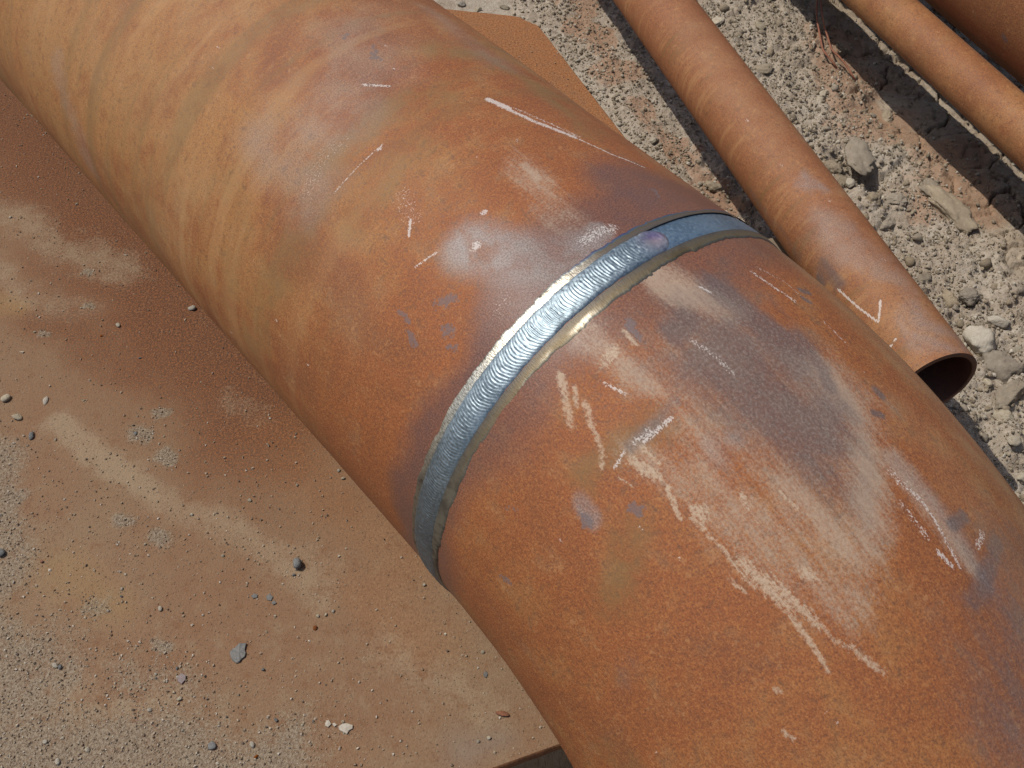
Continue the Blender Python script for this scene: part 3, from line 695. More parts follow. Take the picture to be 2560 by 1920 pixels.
fr_.stroke([(150, 800), (330, 900), (520, 980)], 0.08, 0.75, 0.98, 0.05)
fr_.stroke([(600, 960), (720, 1110), (850, 1270)], 0.06, 0.45, 0.98, 0.04)
fr_.stroke([(1150, 70), (1250, 140), (1400, 240)], 0.05, 0.30, 0.95, 0.05)
ft.stroke([(-60, 520), (80, 575), (190, 630), (290, 670)], 0.038, 0.8, 0.98, 0.03)
ft.stroke([(-40, 680), (90, 740), (160, 770)], 0.035, 0.65, 0.9, 0.05)
ft.stroke([(130, 1060), (250, 1150), (390, 1230)], 0.020, 1.0, 0.8, 0.02)
ft.stroke([(420, 1240), (560, 1310), (720, 1400), (800, 1460)], 0.028, 0.75, 0.9, 0.04)
ft.stroke([(540, 1000), (640, 1050)], 0.02, 0.45, 0.9, 0.04)
ft.stroke([(980, 1590), (1060, 1690), (1200, 1740)], 0.030, 0.45, 0.9, 0.04)
ft.stroke([(100, 1760), (250, 1800), (420, 1780)], 0.03, 0.6, 0.9, 0.04)
fg.stroke([(-100, 1000), (30, 1200), (40, 1450)], 0.035, 0.75, 0.9, 0.05)
fg.stroke([(-100, 1920), (200, 1930), (500, 1910), (700, 1890)], 0.06, 0.85, 0.95, 0.06)
fg.stroke([(-60, 1560), (50, 1640), (60, 1800)], 0.05, 0.8, 0.9, 0.06)
fg.stroke([(300, 1690), (480, 1730)], 0.035, 0.55, 0.9, 0.06)
for p, w in (((390, 1345), 0.014), ((300, 1298), 0.012), ((235, 1512), 0.015), ((395, 1615), 0.012), ((340, 1085), 0.016), ((410, 1140), 0.014), ((20, 1235), 0.02), ((400, 1035), 0.009), ((215, 680), 0.007), ((215, 765), 0.006), ((100, 830), 0.007), ((90, 285), 0.006)):
    fg.stroke([p, (p[0]+14, p[1]+3)], w, 0.95, 0.7, 0.012, freq=40)
fy.stroke([(10, 760), (60, 770)], 0.02, 0.5, 0.9); fy.stroke([(150, 1420), (260, 1520)], 0.03, 0.35, 0.95)
fb.stroke([(1150, 1900), (1200, 1850), (1230, 1830)], 0.022, 0.5, 0.95, 0.03)
n = NT('dusty rusted plate'); oc = n.obj()
g0 = n.noise(oc, 4, 4, 0.6); g1 = n.noise(oc, 40, 4, 0.65); g2 = n.noise(oc, 260, 3, 0.7); g3 = n.noise(oc, 430, 2, 0.75)
col = n.mix(n.ss(g0, 0.3, 0.7), (0.214, 0.120, 0.066), (0.226, 0.144, 0.083))
col = n.mix(n.ss(g1, 0.52, 0.75, 0, 0.6), col, (0.244, 0.167, 0.098))
col = n.mix(n.ss(g1, 0.46, 0.28, 0, 0.5), col, (0.176, 0.083, 0.040))
col = n.mix(n.ss(g2, 0.58, 0.72, 0, 0.4), col, (0.292, 0.214, 0.134))
col = n.mix(n.ss(g2, 0.40, 0.28, 0, 0.5), col, (0.116, 0.059, 0.033))
rr = n.ss(n.add(n.attr('rust'), n.add(n.mul(n.sub(g1, 0.5), 0.75), n.mul(n.sub(g2, 0.5), 1.1))), 0.12, 0.95)
rcol = n.mix(n.ss(g2, 0.35, 0.65), (0.079, 0.035, 0.021), (0.203, 0.077, 0.030))
rcol = n.mix(n.ss(g3, 0.57, 0.70, 0, 0.85), rcol, (0.365, 0.137, 0.043))
rcol = n.mix(n.ss(g3, 0.42, 0.30, 0, 0.8), rcol, (0.046, 0.026, 0.018))
col = n.mix(n.mul(rr, 0.9), col, rcol)
col = n.mix(n.mul(n.attr('orange'), n.ss(g1, 0.25, 0.7, 0.6, 0.95)), col, n.mix(n.ss(g2, 0.35, 0.65), (0.20, 0.075, 0.028), (0.35, 0.15, 0.055)))
tn = n.ss(n.add(n.attr('tan'), n.add(n.mul(n.sub(g1, 0.5), 1.2), n.mul(n.sub(g2, 0.5), 1.1))), 0.05, 1.15)
col = n.mix(n.mul(tn, 0.62), col, n.mix(g2, (0.281, 0.207, 0.129), (0.335, 0.257, 0.168)))
gy_ = n.ss(n.add(n.attr('soil'), n.add(n.mul(n.sub(g1, 0.5), 0.8), n.mul(n.sub(g2, 0.5), 0.9))), 0.22, 0.95)
gc = n.mix(n.ss(g2, 0.35, 0.65), (0.165, 0.122, 0.083), (0.300, 0.243, 0.172))
col = n.mix(n.mul(gy_, 0.85), col, gc)
col = n.mix(n.mul(n.attr('yellow'), 0.6), col, (0.312, 0.187, 0.062))
col = n.mix(n.mul(n.attr('blue'), 0.6), col, (0.187, 0.168, 0.148))
sp1 = n.voro(oc, 95)
col = n.mix(n.ss(sp1, 0.11, 0.06, 0, 0.45), col, (0.066, 0.047, 0.039))
n.set(Base_Color=col, Roughness=0.85, Specular_IOR_Level=0.2)
bh = n.add(n.mul(g2, 0.9), n.mul(g3, n.add(0.6, n.add(n.attr('rust'), n.mul(n.attr('soil'), 1.5)))))
n.set(Normal=n.bump(bh, 0.6, 0.0016))
M_PLATE = n.m
n = NT('rusty plate edge'); oc = n.obj()
n.set(Base_Color=n.mix(n.noise(oc, 120, 3), (0.10, 0.045, 0.022), (0.30, 0.125, 0.045)), Roughness=0.8, Normal=n.bump(n.noise(oc, 220, 3), 0.5, 0.001))
M_PEDGE = n.m
top = np.stack([PX, PY, PZ], -1)
V = [top.reshape(-1, 3)]; F = [grid_faces(nu, nv)]
bord = np.concatenate([top[:, 0][::-1], top[0, 1:], top[1:, -1], top[-1, ::-1][1:-1]])
nb = len(bord); inward = np.array([PX.mean(), PY.mean(), 0])-bord; inward[:, 2] = 0; inward /= np.linalg.norm(inward, axis=1, keepdims=True)
b0 = bord+np.array([0, 0, -0.0001]); b1 = bord-inward*0.0022*(1+0.5*vnoise(bord[:, :1]*60, bord[:, 1:2]*60, 5))+np.array([0, 0, -0.0022])
b2 = b1+np.array([0, 0, -0.0115]); b3 = b2+inward*0.6
n0 = nu*nv; ring = np.stack([b0, b1, b2, b3], 0).reshape(-1, 3)
fs = grid_faces(4, nb, True, n0)
me = mesh_np('steel_plate', np.concatenate([V[0], ring]), [F[0], fs], True,
             {k: np.concatenate([f.z.ravel(), np.zeros(4*nb)]) for k, f in (('rust', fr_), ('tan', ft), ('soil', fg), ('yellow', fy), ('blue', fb), ('orange', fo))})
me.materials.append(M_PLATE); me.materials.append(M_PEDGE)
mi = np.zeros(len(me.polygons), np.int32); mi[len(F[0]):] = 1; me.polygons.foreach_set('material_index', mi)
if me.polygons[0].normal.z < 0: me.flip_normals()
plate = link('steel_plate', me)
tag(plate, 'large flat rusty steel plate strewn with dust and grit under the big pipe', 'steel plate')

# ------------------------------------------------------------------ other pipes
def lying_pipe(name, P, y0, y1, ys_end, mat, wall, label, na=140, step=0.012, marks=None):
    d = np.array([-math.sin(P['az']), math.cos(P['az']), 0.0]); r = np.array([d[1], -d[0], 0.0]); u = np.array([0, 0, 1.0])
    base = np.array([P['x'], 2.0, P['h']])
    t0 = (y0-2.0)/d[1]; t1 = (y1-2.0)/d[1]
    tt = np.arange(t0, t1, step); aa = np.linspace(-math.pi, math.pi, na, endpoint=False)
    T, Aq = np.meshgrid(tt, aa, indexing='ij')
    def pos(T, Aq, rad): return base+d*T[..., None]+(u*np.cos(Aq)[..., None]+r*np.sin(Aq)[..., None])*np.asarray(rad)[..., None]
    rad = P['r']*(1+0.004*fbm(T, Aq*P['r'], 6, 2, 9))
    V = pos(T, Aq, rad).reshape(-1, 3); F = grid_faces(len(tt), na, True)
    # rounded wall at the near end, bore inside, plain far end
    prof_t = np.array([t0, t0-0.0006, t0-0.0006, t0, t0+0.15, t1-step*1.5]); prof_r = np.array([P['r'], P['r']-0.0008, P['r']-wall+0.0008, P['r']-wall, P['r']-wall, P['r']-wall])
    TI, AI = np.meshgrid(prof_t, aa, indexing='ij'); RI = np.repeat(prof_r[:, None], na, 1)
    V2 = pos(TI, AI, RI).reshape(-1, 3); F2 = grid_faces(6, na, True, len(V))[:, ::-1]
    n1, n2 = len(V), len(V2)
    SGm, VGm = T, Aq*P['r']
    at = {}
    for k in ('ochre', 'band', 'olive', 'haz', 'grey', 'dust', 'smear', 'dark', 'flake', 'chalk', 'haze_dust'): at[k] = np.zeros(T.shape)
    if marks: marks(at, T, Aq, P)
    at = {k: np.concatenate([v.ravel(), np.zeros(n2)]) for k, v in at.items()}
    uvc = np.concatenate([np.stack([T.ravel(), (Aq*P['r']).ravel()], 1), np.stack([TI.ravel(), (AI*P['r']).ravel()], 1)])
    root = empty(name, (float(base[0]+d[0]*t0), float(base[1]+d[1]*t0), float(P['h']-P['r'])))
    tag(root, label, 'pipe')
    me = mesh_np('pipe_wall', V, F, True, {k: v[:n1] for k, v in at.items()}, uvc[:n1])
    o = link('pipe_wall', me, mat); set_parent_keep(o, root)
    me2 = mesh_np('pipe_bore', V2, F2-n1, True, None, uvc[n1:])
    o2 = link('pipe_bore', me2, M_BORE); set_parent_keep(o2, root)
    return root, pos
n = NT('dark red rusty bore'); uvn = n.uv()
n.set(Base_Color=n.mix(n.noise(uvn, 60, 4), (0.075, 0.030, 0.017), (0.15, 0.056, 0.027)), Roughness=0.75, Normal=n.bump(n.noise(uvn, 300, 3), 0.4, 0.0008))
M_BORE = n.m
def pipe_hit(P, px, py):
    """(t, angle) on a lying pipe of a point seen in the photograph"""
    d = np.array([-math.sin(P['az']), math.cos(P['az']), 0.0]); r = np.array([d[1], -d[0], 0.0])
    o = np.array([0, 0, CAMZ])-np.array([P['x'], 2.0, P['h']]); w = ray(px, py)
    a = np.array([o@r, o[2]]); b = np.array([w@r, w[2]])
    A = b@b; B = a@b; C = a@a-P['r']**2; disc = max(B*B-A*C, 0.0)
    k = (-B-math.sqrt(disc))/A; p = o+w*k
    return float(p@d), float(math.atan2(p@r, p[2]))
def pstroke(at, key, T, Aq, P, pts, w, amp=1.0, soft=0.7, wob=0.0):
    q = [pipe_hit(P, *p) for p in pts]; q = [(t, a*P['r']) for t, a in q]
    X, Y = T, Aq*P['r']
    if wob: X = X+fbm(T, Y, 20, 3, 5)*wob; Y = Y+fbm(T, Y, 20, 3, 8)*wob
    d, _ = seg_dist(X, Y, q); at[key] = np.maximum(at[key], amp*(1-sstep(w*(1-soft), w*(1+soft), d)))
def marks2(at, T, Aq, P):
    at['ochre'][:] = 0.30+0.5*fbm(T, Aq*0.07, 3, 2, 21)
    at['band'][:] = 0.95*sstep(-0.1, -1.1, Aq)+0.10
    for pts, w, a in (([(1840, 90), (1900, 190)], 0.010, 0.8), ([(1900, 190), (1960, 280), (2010, 350)], 0.011, 0.85), ([(2010, 350), (2080, 430), (2110, 480)], 0.012, 0.6)):
        pstroke(at, 'haze_dust', T, Aq, P, pts, w, a, 0.9, 0.006)
    pstroke(at, 'haze_dust', T, Aq, P, [(1740, 60), (1850, 240), (1950, 400)], 0.03, 0.35, 0.95, 0.02)
    for pts, w, a in (([(2020, 455), (2050, 480)], 0.010, 0.9), ([(2040, 560), (2090, 600), (2140, 640)], 0.026, 0.65), ([(2200, 650), (2260, 720)], 0.020, 0.6), ([(2290, 770), (2350, 830)], 0.018, 0.75), ([(2310, 860), (2380, 890)], 0.012, 0.8), ([(2380, 830), (2400, 870)], 0.008, 0.7), ([(2250, 800), (2290, 850)], 0.012, 0.5)):
        pstroke(at, 'grey', T, Aq, P, pts, w, a*0.75, 0.95, 0.03)
    for pts, w, a in (([(2060, 660), (2100, 720)], 0.010, 0.7), ([(2050, 680), (2065, 700)], 0.006, 0.7), ([(1880, 470), (1940, 560), (2000, 640)], 0.008, 0.4)):
        pstroke(at, 'dark', T, Aq, P, pts, w, a, 0.9, 0.012)
    for pts in ([(2094, 722), (2145, 768), (2196, 806)], [(2196, 806), (2199, 780), (2201, 752)], [(2222, 869), (2241, 848)]):
        pstroke(at, 'chalk', T, Aq, P, pts, 0.0014, 1.25, 0.45)
    for p in ((1865, 300), (1950, 412), (2205, 648), (2305, 925), (2070, 500)):
        pstroke(at, 'chalk', T, Aq, P, [p, (p[0]+8, p[1]+3)], 0.0014, 0.8, 0.6)
M_P2 = rust_material('orange rusty pipe', (0.262, 0.104, 0.046), (0.315, 0.150, 0.066), seed=3.3, grain=0.75, ringf=(48, 5.5))
M_P3 = rust_material('brown rusty pipe', (0.25, 0.100, 0.042), (0.33, 0.158, 0.060), seed=7.1, grain=0.8)
def y_of(P, px, py): t, a = pipe_hit(P, px, py); return 2.0+t*math.cos(P['az'])
def marks3(at, T, Aq, P):
    at['ochre'][:] = 0.45+0.6*fbm(T, Aq*0.05, 3, 2, 31)
    at['grey'][:] = 0.45*sstep(0.25, 0.75, Aq)
    at['band'][:] = 0.3
def marks4(at, T, Aq, P):
    at['ochre'][:] = 0.05; at['grey'][:] = 0.15*sstep(0.4, 0.9, Aq)
    pstroke(at, 'chalk', T, Aq, P, [(2430, 28), (2436, 34)], 0.003, 0.5)
    pstroke(at, 'flake', T, Aq, P, [(2508, 90), (2514, 98)], 0.007, 0.9)
_d2 = np.array([math.cos(PIPE2['az']), math.sin(PIPE2['az'])])
PIPE4 = dict(x=PIPE3['x']+0.205/math.cos(PIPE3['az']), az=R_(21.0), h=0.3425, r=0.19)
Y2 = 2.0+(pipe_hit(PIPE2, 2425, 886)[0])*math.cos(PIPE2['az'])
r2, pos2 = lying_pipe('thin_pipe', PIPE2, Y2, 4.2, None, M_P2, 0.0075, 'orange rusty steel pipe with white chalk tick near its open end', 200, 0.0035, marks2)
r3, _ = lying_pipe('thin_pipe', PIPE3, 0.9, 4.4, None, M_P3, 0.006, 'thinner brown rusty pipe raised over the cracked mud, casting a dark shadow strip', 140, 0.006, marks3)
r4, _ = lying_pipe('wide_pipe', PIPE4, 0.7, 4.4, None, M_P3, 0.010, 'wide dark rusty pipe lying in the far corner behind the thin brown one', 160, 0.01, marks4)
#DETAILS
# ------------------------------------------------------------------ timber bearers under the pipes (out of sight of the photograph)
n = NT('weathered timber', '3D'); oc = n.obj()
n.set(Base_Color=n.mix(n.noise(n.mapv(oc, (4, 60, 60)), 1.0, 3), (0.13, 0.095, 0.06), (0.27, 0.21, 0.15)), Roughness=0.9)
M_WOOD = n.m
import bmesh
def beam(name, c, size, rz, label):
    bm = bmesh.new(); bmesh.ops.create_cube(bm, size=1.0)
    bmesh.ops.scale(bm, vec=size, verts=bm.verts); bmesh.ops.bevel(bm, geom=bm.edges[:], offset=0.005, segments=2, affect='EDGES')
    me = bpy.data.meshes.new(name); bm.to_mesh(me); bm.free()
    o = link(name, me, M_WOOD); o.location = c; o.rotation_euler = (0, 0, rz)
    return tag(o, label, 'timber')
for s_, lb in ((0.42, 'timber bearer hidden under the big pipe near the weld'), (2.3, 'timber bearer under the far end of the big pipe')):
    c = P0+D*s_; zb = float(c[2]-RP); hgt = zb-PLATE_Z-0.002+0.0035
    beam('timber_bearer', (float(c[0]), float(c[1]), PLATE_Z+hgt/2-0.0015), (0.26, 0.10, hgt), AZ, lb)
for P, y, w, lb in ((PIPE2, 1.24, 0.11, 'short timber bearer under the open end of the orange pipe'), (PIPE2, 3.3, 0.4, 'timber bearer under the far end of the orange pipe'),
                    (PIPE3, 1.02, 0.75, 'long timber bearer under the near ends of the brown pipes'), (PIPE3, 3.4, 0.75, 'long timber bearer under the far ends of the brown pipes')):
    t = (y-2.0)/math.cos(P['az']); off = 0.16 if P is PIPE3 else 0.0
    cx = P['x']-math.sin(P['az'])*t+math.cos(P['az'])*off; cy = 2.0+math.cos(P['az'])*t+math.sin(P['az'])*off
    top_ = P['h']-P['r']+0.001; lo = -0.05
    beam('timber_bearer', (cx, cy, (top_+lo)/2), (w, 0.12, top_-lo), P['az'], lb)

# ------------------------------------------------------------------ stones, clods and grit
from mathutils import noise as mnoise
def rock_mesh(name, seed, sub=3, angular=0.6, rough=0.16, flat=1.0, cuts=9, crumb=0.28):
    r = np.random.default_rng(seed)
    bm = bmesh.new(); bmesh.ops.create_icosphere(bm, subdivisions=sub, radius=1.0)
    V = np.array([v.co[:] for v in bm.verts])
    for k in range(cuts):
        nn = r.normal(size=3); nn /= np.linalg.norm(nn); dd = r.uniform(0.52, 0.9)
        ex = V@nn-dd; V = V-np.where(ex > 0, ex*angular, 0)[:, None]*nn
    o3 = r.uniform(-50, 50, 3)
    d = np.array([mnoise.fractal(Vector((v*1.7+o3).tolist()), 0.9, 2.1, 4) for v in V])
    d2 = np.array([mnoise.noise(Vector((v*6+o3).tolist())) for v in V])
    d3 = np.array([mnoise.noise(Vector((v*13+o3).tolist())) for v in V])
    V = V*(1+rough*d+rough*crumb*d2+rough*crumb*0.55*d3)[:, None]
    V *= np.array([1.0, r.uniform(0.68, 0.95), flat*r.uniform(0.55, 0.8)])
    for v, c in zip(bm.verts, V): v.co = c.tolist()
    me = bpy.data.meshes.new(name); bm.to_mesh(me); bm.free()
    me.polygons.foreach_set('use_smooth', np.full(len(me.polygons), True)); 
    return me
def stone_mat(name, c0, c1, c2, rough=0.92, bump=0.7, scale=1.0):
    n = NT(name, '3D'); oc = n.obj(); rd = n.rand()
    v = n.N.new('ShaderNodeVectorMath'); v.operation = 'ADD'; n.L.new(oc, v.inputs[0])
    cmb = n.N.new('ShaderNodeCombineXYZ'); n.put(cmb.inputs[0], n.mul(rd, 37.0)); n.L.new(cmb.outputs[0], v.inputs[1]); p = v.outputs[0]
    a = n.noise(p, 2.2*scale, 4, 0.65); b = n.noise(p, 9*scale, 3, 0.7)
    col = n.mix(n.ss(a, 0.3, 0.7), c0, c1); col = n.mix(n.ss(b, 0.55, 0.75, 0, 0.7), col, c2)
    col = n.mix(n.ss(b, 0.42, 0.25, 0, 0.5), col, tuple(x*0.55 for x in c0))
    col = n.hsv(col, 0.5, n.lin(rd, 0, 1, 0.8, 1.15), n.lin(n.math('FRACT', n.mul(rd, 7.3)), 0, 1, 0.82, 1.15))
    n.set(Base_Color=col, Roughness=rough, Specular_IOR_Level=0.15, Normal=n.bump(n.add(a, n.mul(b, 0.8)), bump, 0.0022))
    return n.m
M_CLOD = stone_mat('dry soil clod', (0.235, 0.188, 0.132), (0.30, 0.246, 0.178), (0.36, 0.308, 0.238))
M_STONE = stone_mat('pale limestone', (0.338, 0.287, 0.209), (0.417, 0.366, 0.282), (0.495, 0.451, 0.371))
M_GREY = stone_mat('grey stone chip', (0.12, 0.12, 0.115), (0.19, 0.19, 0.18), (0.28, 0.27, 0.25))
M_RFLAKE = stone_mat('orange rust crumb', (0.19, 0.065, 0.026), (0.28, 0.10, 0.038), (0.34, 0.15, 0.06))
def vmesh(nm, k, mat, **kw):
    out = []
    for i in range(k):
        me = rock_mesh(nm, 1000+i*17+len(nm), **kw); me.materials.append(mat); out.append(me)
    return out
R_CLOD = vmesh('soil_clod', 7, M_CLOD, sub=4, angular=0.7, rough=0.24, crumb=0.55)
R_CLODS = vmesh('small_clod', 7, M_CLOD, sub=2, angular=0.8, rough=0.26, crumb=0.4)
R_STONE = vmesh('stone', 5, M_STONE, sub=4, angular=0.85, rough=0.12, crumb=0.5)
R_PEB = vmesh('pebble', 6, M_STONE, sub=2, angular=0.8, rough=0.10, flat=1.0)
R_PEBG = vmesh('pebble_grey', 4, M_GREY, sub=2, angular=0.9, rough=0.10, flat=0.9)
R_PEBR = vmesh('rust_crumb', 3, M_RFLAKE, sub=2, angular=0.6, rough=0.22, flat=0.7)
def place(name, me, x, y, z, size, label, cat, group=None, rz=None, tilt=0.35, sc=(1, 1, 1)):
    o = bpy.data.objects.new(name, me); COL.objects.link(o)
    o.location = (float(x), float(y), float(z)); k = size/2
    o.scale = (k*sc[0], k*sc[1], k*sc[2])
    o.rotation_euler = (random.uniform(-tilt, tilt), random.uniform(-tilt, tilt), random.uniform(0, 6.28) if rz is None else rz)
    return tag(o, label, cat, group)
def Hs(x, y): return float(H(np.array([x]), np.array([y]))[0])
PXM = lambda px, py, z=0: F_PX/np.linalg.norm(ray(px, py)*((z-CAMZ)/ray(px, py)[2]))       # photo pixels per metre there

SOIL_STONES = [  # x, y, width in the photograph, mesh family, name, category, label, shape
 (2452, 850, 108, 'S', 'stone', 'stone', 'big angular pale stone leaning against the open end of the orange pipe', (1.0, 0.95, 1.0)),
 (2508, 915, 112, 'C', 'soil_clod', 'clod', 'largest lumpy clod at the right edge, next to the angular pale stone', (1, 1.05, 1.05)),
 (2545, 868, 44, 'S', 'stone', 'stone', 'round whitish stone perched above the largest lumpy clod', (1, 1, 1)),
 (2525, 985, 96, 'C', 'soil_clod', 'clod', 'wide flat clod at the right edge below the largest clod', (1.1, 0.8, 0.7)),
 (2512, 1030, 62, 'S', 'stone', 'stone', 'wedge-shaped pale stone below the wide flat clod', (0.8, 1.2, 1)),
 (2530, 1110, 40, 'S', 'stone', 'stone', 'lone round whitish pebble on bare soil right of the elbow', (1, 1, 1.05)),
 (2555, 1190, 34, 'S', 'stone', 'stone', 'small pale stone at the right edge beside the elbow', (1, 1, 1)),
 (2470, 955, 30, 'S', 'stone', 'stone', 'small pale stone between pipe mouth and the wide flat clod', (1, 1, 1)),
 (2380, 742, 62, 'C', 'soil_clod', 'clod', 'rounded knobbly clod on the far side of the orange pipe above the angular stone', (1, 0.9, 1)),
 (2420, 745, 66, 'C', 'soil_clod', 'clod', 'knobbly clod second from the orange pipe above the angular stone', (1, 0.9, 1)),
 (2310, 690, 54, 'C', 'soil_clod', 'clod', 'soil clod touching the far side of the orange pipe opposite the chalk tick', (1, 1, 1)),
 (2495, 800, 60, 'S', 'stone', 'stone', 'upright slab of pale crust right of the angular stone', (0.6, 1.3, 0.9)),
 (2372, 515, 150, 'C', 'soil_clod', 'clod', 'widest crumbly pale clod lying beside the dark shadow strip', (1.25, 0.75, 0.55)),
 (2330, 470, 80, 'C', 'soil_clod', 'clod', 'whitish crumbly clod up-left of the widest crumbly clod', (1, 0.8, 0.6)),
 (2150, 385, 128, 'C', 'soil_clod', 'clod', 'overhanging slab of crust above a dark hollow beyond the orange pipe', (1.2, 0.75, 0.55)),
 (2085, 395, 62, 'C', 'soil_clod', 'clod', 'brown block of crust left of the dark hollow', (1, 0.9, 0.9)),
 (2115, 425, 58, 'C', 'soil_clod', 'clod', 'block of crust at the left lip of the dark hollow', (0.9, 1.1, 0.9)),
 (2128, 452, 34, 'S', 'stone', 'stone', 'small rounded pale stone at the bottom of the dark hollow', (1, 1, 1)),
 (2195, 445, 30, 'C', 'soil_clod', 'clod', 'clod on the right lip of the dark hollow', (1, 1, 1)),
 (2225, 545, 60, 'C', 'soil_clod', 'clod', 'knobbly clod beyond the orange pipe between hollow and widest clod', (1, 0.9, 0.8)),
 (2180, 500, 58, 'C', 'soil_clod', 'clod', 'knobbly clod just below the dark hollow', (1, 0.9, 0.8)),
 (2245, 490, 52, 'C', 'soil_clod', 'clod', 'clod between the dark hollow and the whitish crumbly clod', (1, 1, 0.8)),
 (1905, 160, 66, 'C', 'soil_clod', 'clod', 'smooth flat-topped clod close to the orange pipe in the upper half', (1.1, 0.8, 0.6)),
 (1795, 42, 52, 'S', 'stone', 'stone', 'pale flat stone beside the orange pipe near the top edge', (1.1, 0.8, 0.5)),
 (1900, 65, 40, 'S', 'stone', 'stone', 'whitish stone among crumbs near the top edge beyond the orange pipe', (1, 0.8, 0.7)),
 (2060, 228, 60, 'S', 'stone', 'stone', 'long whitish splinter of crust below the two rusty wires', (1.7, 0.45, 0.5)),
 (2225, 268, 56, 'C', 'soil_clod', 'clod', 'rust-tinted curled flake of mud at the edge of the dark shadow strip', (1, 0.9, 0.5)),
 (1634, 348, 28, 'S', 'stone', 'stone', 'lone pale stone on the rust-stained soil between the big and orange pipes', (1, 1, 1)),
 (1697, 330, 18, 'S', 'stone', 'stone', 'small flat pale stone right of the lone stone, by the shadow edge', (1.1, 0.8, 0.6)),
 (1645, 382, 11, 'S', 'stone', 'stone', 'tiny pale stone just below the lone pale stone', (1, 1, 1)),
 (1752, 448, 16, 'S', 'stone', 'stone', 'small pale stone near the end of the rust-stained strip', (1, 1, 1)),
 (1785, 460, 46, 'C', 'soil_clod', 'clod', 'tan clod at the lower end of the rust-stained strip above the weld', (1, 1, 0.9)),
 (1262, 8, 26, 'S', 'stone', 'stone', 'grey stone at the top edge above the plate corner', (1.2, 0.8, 0.8)),
 (1195, 18, 24, 'S', 'stone', 'stone', 'grey stone touching the far edge of the plate', (1, 0.9, 0.8)),
 (1155, 6, 26, 'S', 'stone', 'stone', 'grey stone left of the others along the far plate edge', (1, 0.9, 0.8)),
 (1345, 205, 14, 'S', 'stone', 'stone', 'small stone beside the sloping right edge of the plate', (1, 1, 1)),
]
for i, (px, py, w, fam, nm, cat, lb, sc) in enumerate(SOIL_STONES):
    x, y = ground_at(px, py, 0.012); size = w/PXM(px, py)*(0.92 if fam == 'C' else 0.9)
    me = (R_CLOD if fam == 'C' else R_STONE)[i*3 % (7 if fam == 'C' else 5)]
    lift = (0.12 if fam == 'C' else 0.30) if 'overhanging' not in lb else 0.55
    place(nm, me, x, y, Hs(x, y)+size*0.5*sc[2]*lift, size, lb, cat, None, None, 0.25, sc)

def in_view(x, y, m=30):
    px, py = project(np.array([[x, y, 0.0]])); return -m < px[0] < 2560+m and -m < py[0] < 1920+m
# rubble beyond the orange pipe: single clods
ZONES = [((2300, 620, 2560, 1300), 'small dry clod in the rubble around the open end of the orange pipe'),
         ((2040, 330, 2330, 620), 'small dry clod in the rubble around the dark hollow'),
         ((2330, 330, 2560, 620), 'small dry clod beside the widest crumbly clod at the right'),
         ((1700, 0, 2040, 330), 'small dry clod in the rubble near the top edge beyond the orange pipe'),
         ((2040, 0, 2560, 330), 'small dry clod on the cracked mud under the thin brown pipe')]
def zone(px, py):
    for (x0, y0, x1, y1), lb in ZONES:
        if x0 <= px < x1 and y0 <= py < y1: return lb
    return 'small dry clod in the loose rubble beyond the orange pipe'
N = 9000; X = rng.uniform(0.15, 1.3, N); Y = rng.uniform(0.75, 2.3, N); px, py = project(np.stack([X, Y, X*0], -1))
cr_, cl_, ru_, sd_ = soil_masks(X, Y); size = 0.0085*(1-rng.random(N))**-0.42
ok = (px > -30) & (px < 2590) & (py > -30) & (py < 1950) & (sd_ > 0.06) & (rng.random(N) < 0.95*cl_+0.08*cr_) & (size < 0.030)
i = np.where(ok)[0][:240]; Z = H(X[i], Y[i])
for k, z in zip(i, Z):
    place('soil_clod', random.choice(R_CLODS), X[k], Y[k], z+size[k]*0.10, size[k], zone(px[k], py[k]), 'clod', 'loose clods in the rubble beyond the orange pipe', None, 0.5)
N = 6000; X = rng.uniform(0.0, 0.75, N); Y = rng.uniform(0.9, 2.3, N); px, py = project(np.stack([X, Y, X*0], -1))
ok = (px > -30) & (px < 2590) & (py > -30) & (py < 1950) & (soil_masks(X, Y)[3] < -0.05) & (poly_sd(X, Y, PLATE) < -0.012)
i = np.where(ok)[0][:75]; Z = H(X[i], Y[i]); size = rng.uniform(0.006, 0.0125, N)
for k, z in zip(i, Z):
    place('pebble', random.choice(R_PEB), X[k], Y[k], z+size[k]*0.15, size[k], 'small stone on the gravel strip between the plate and the orange pipe', 'pebble', 'small stones on the gravel strip', None, 0.5)

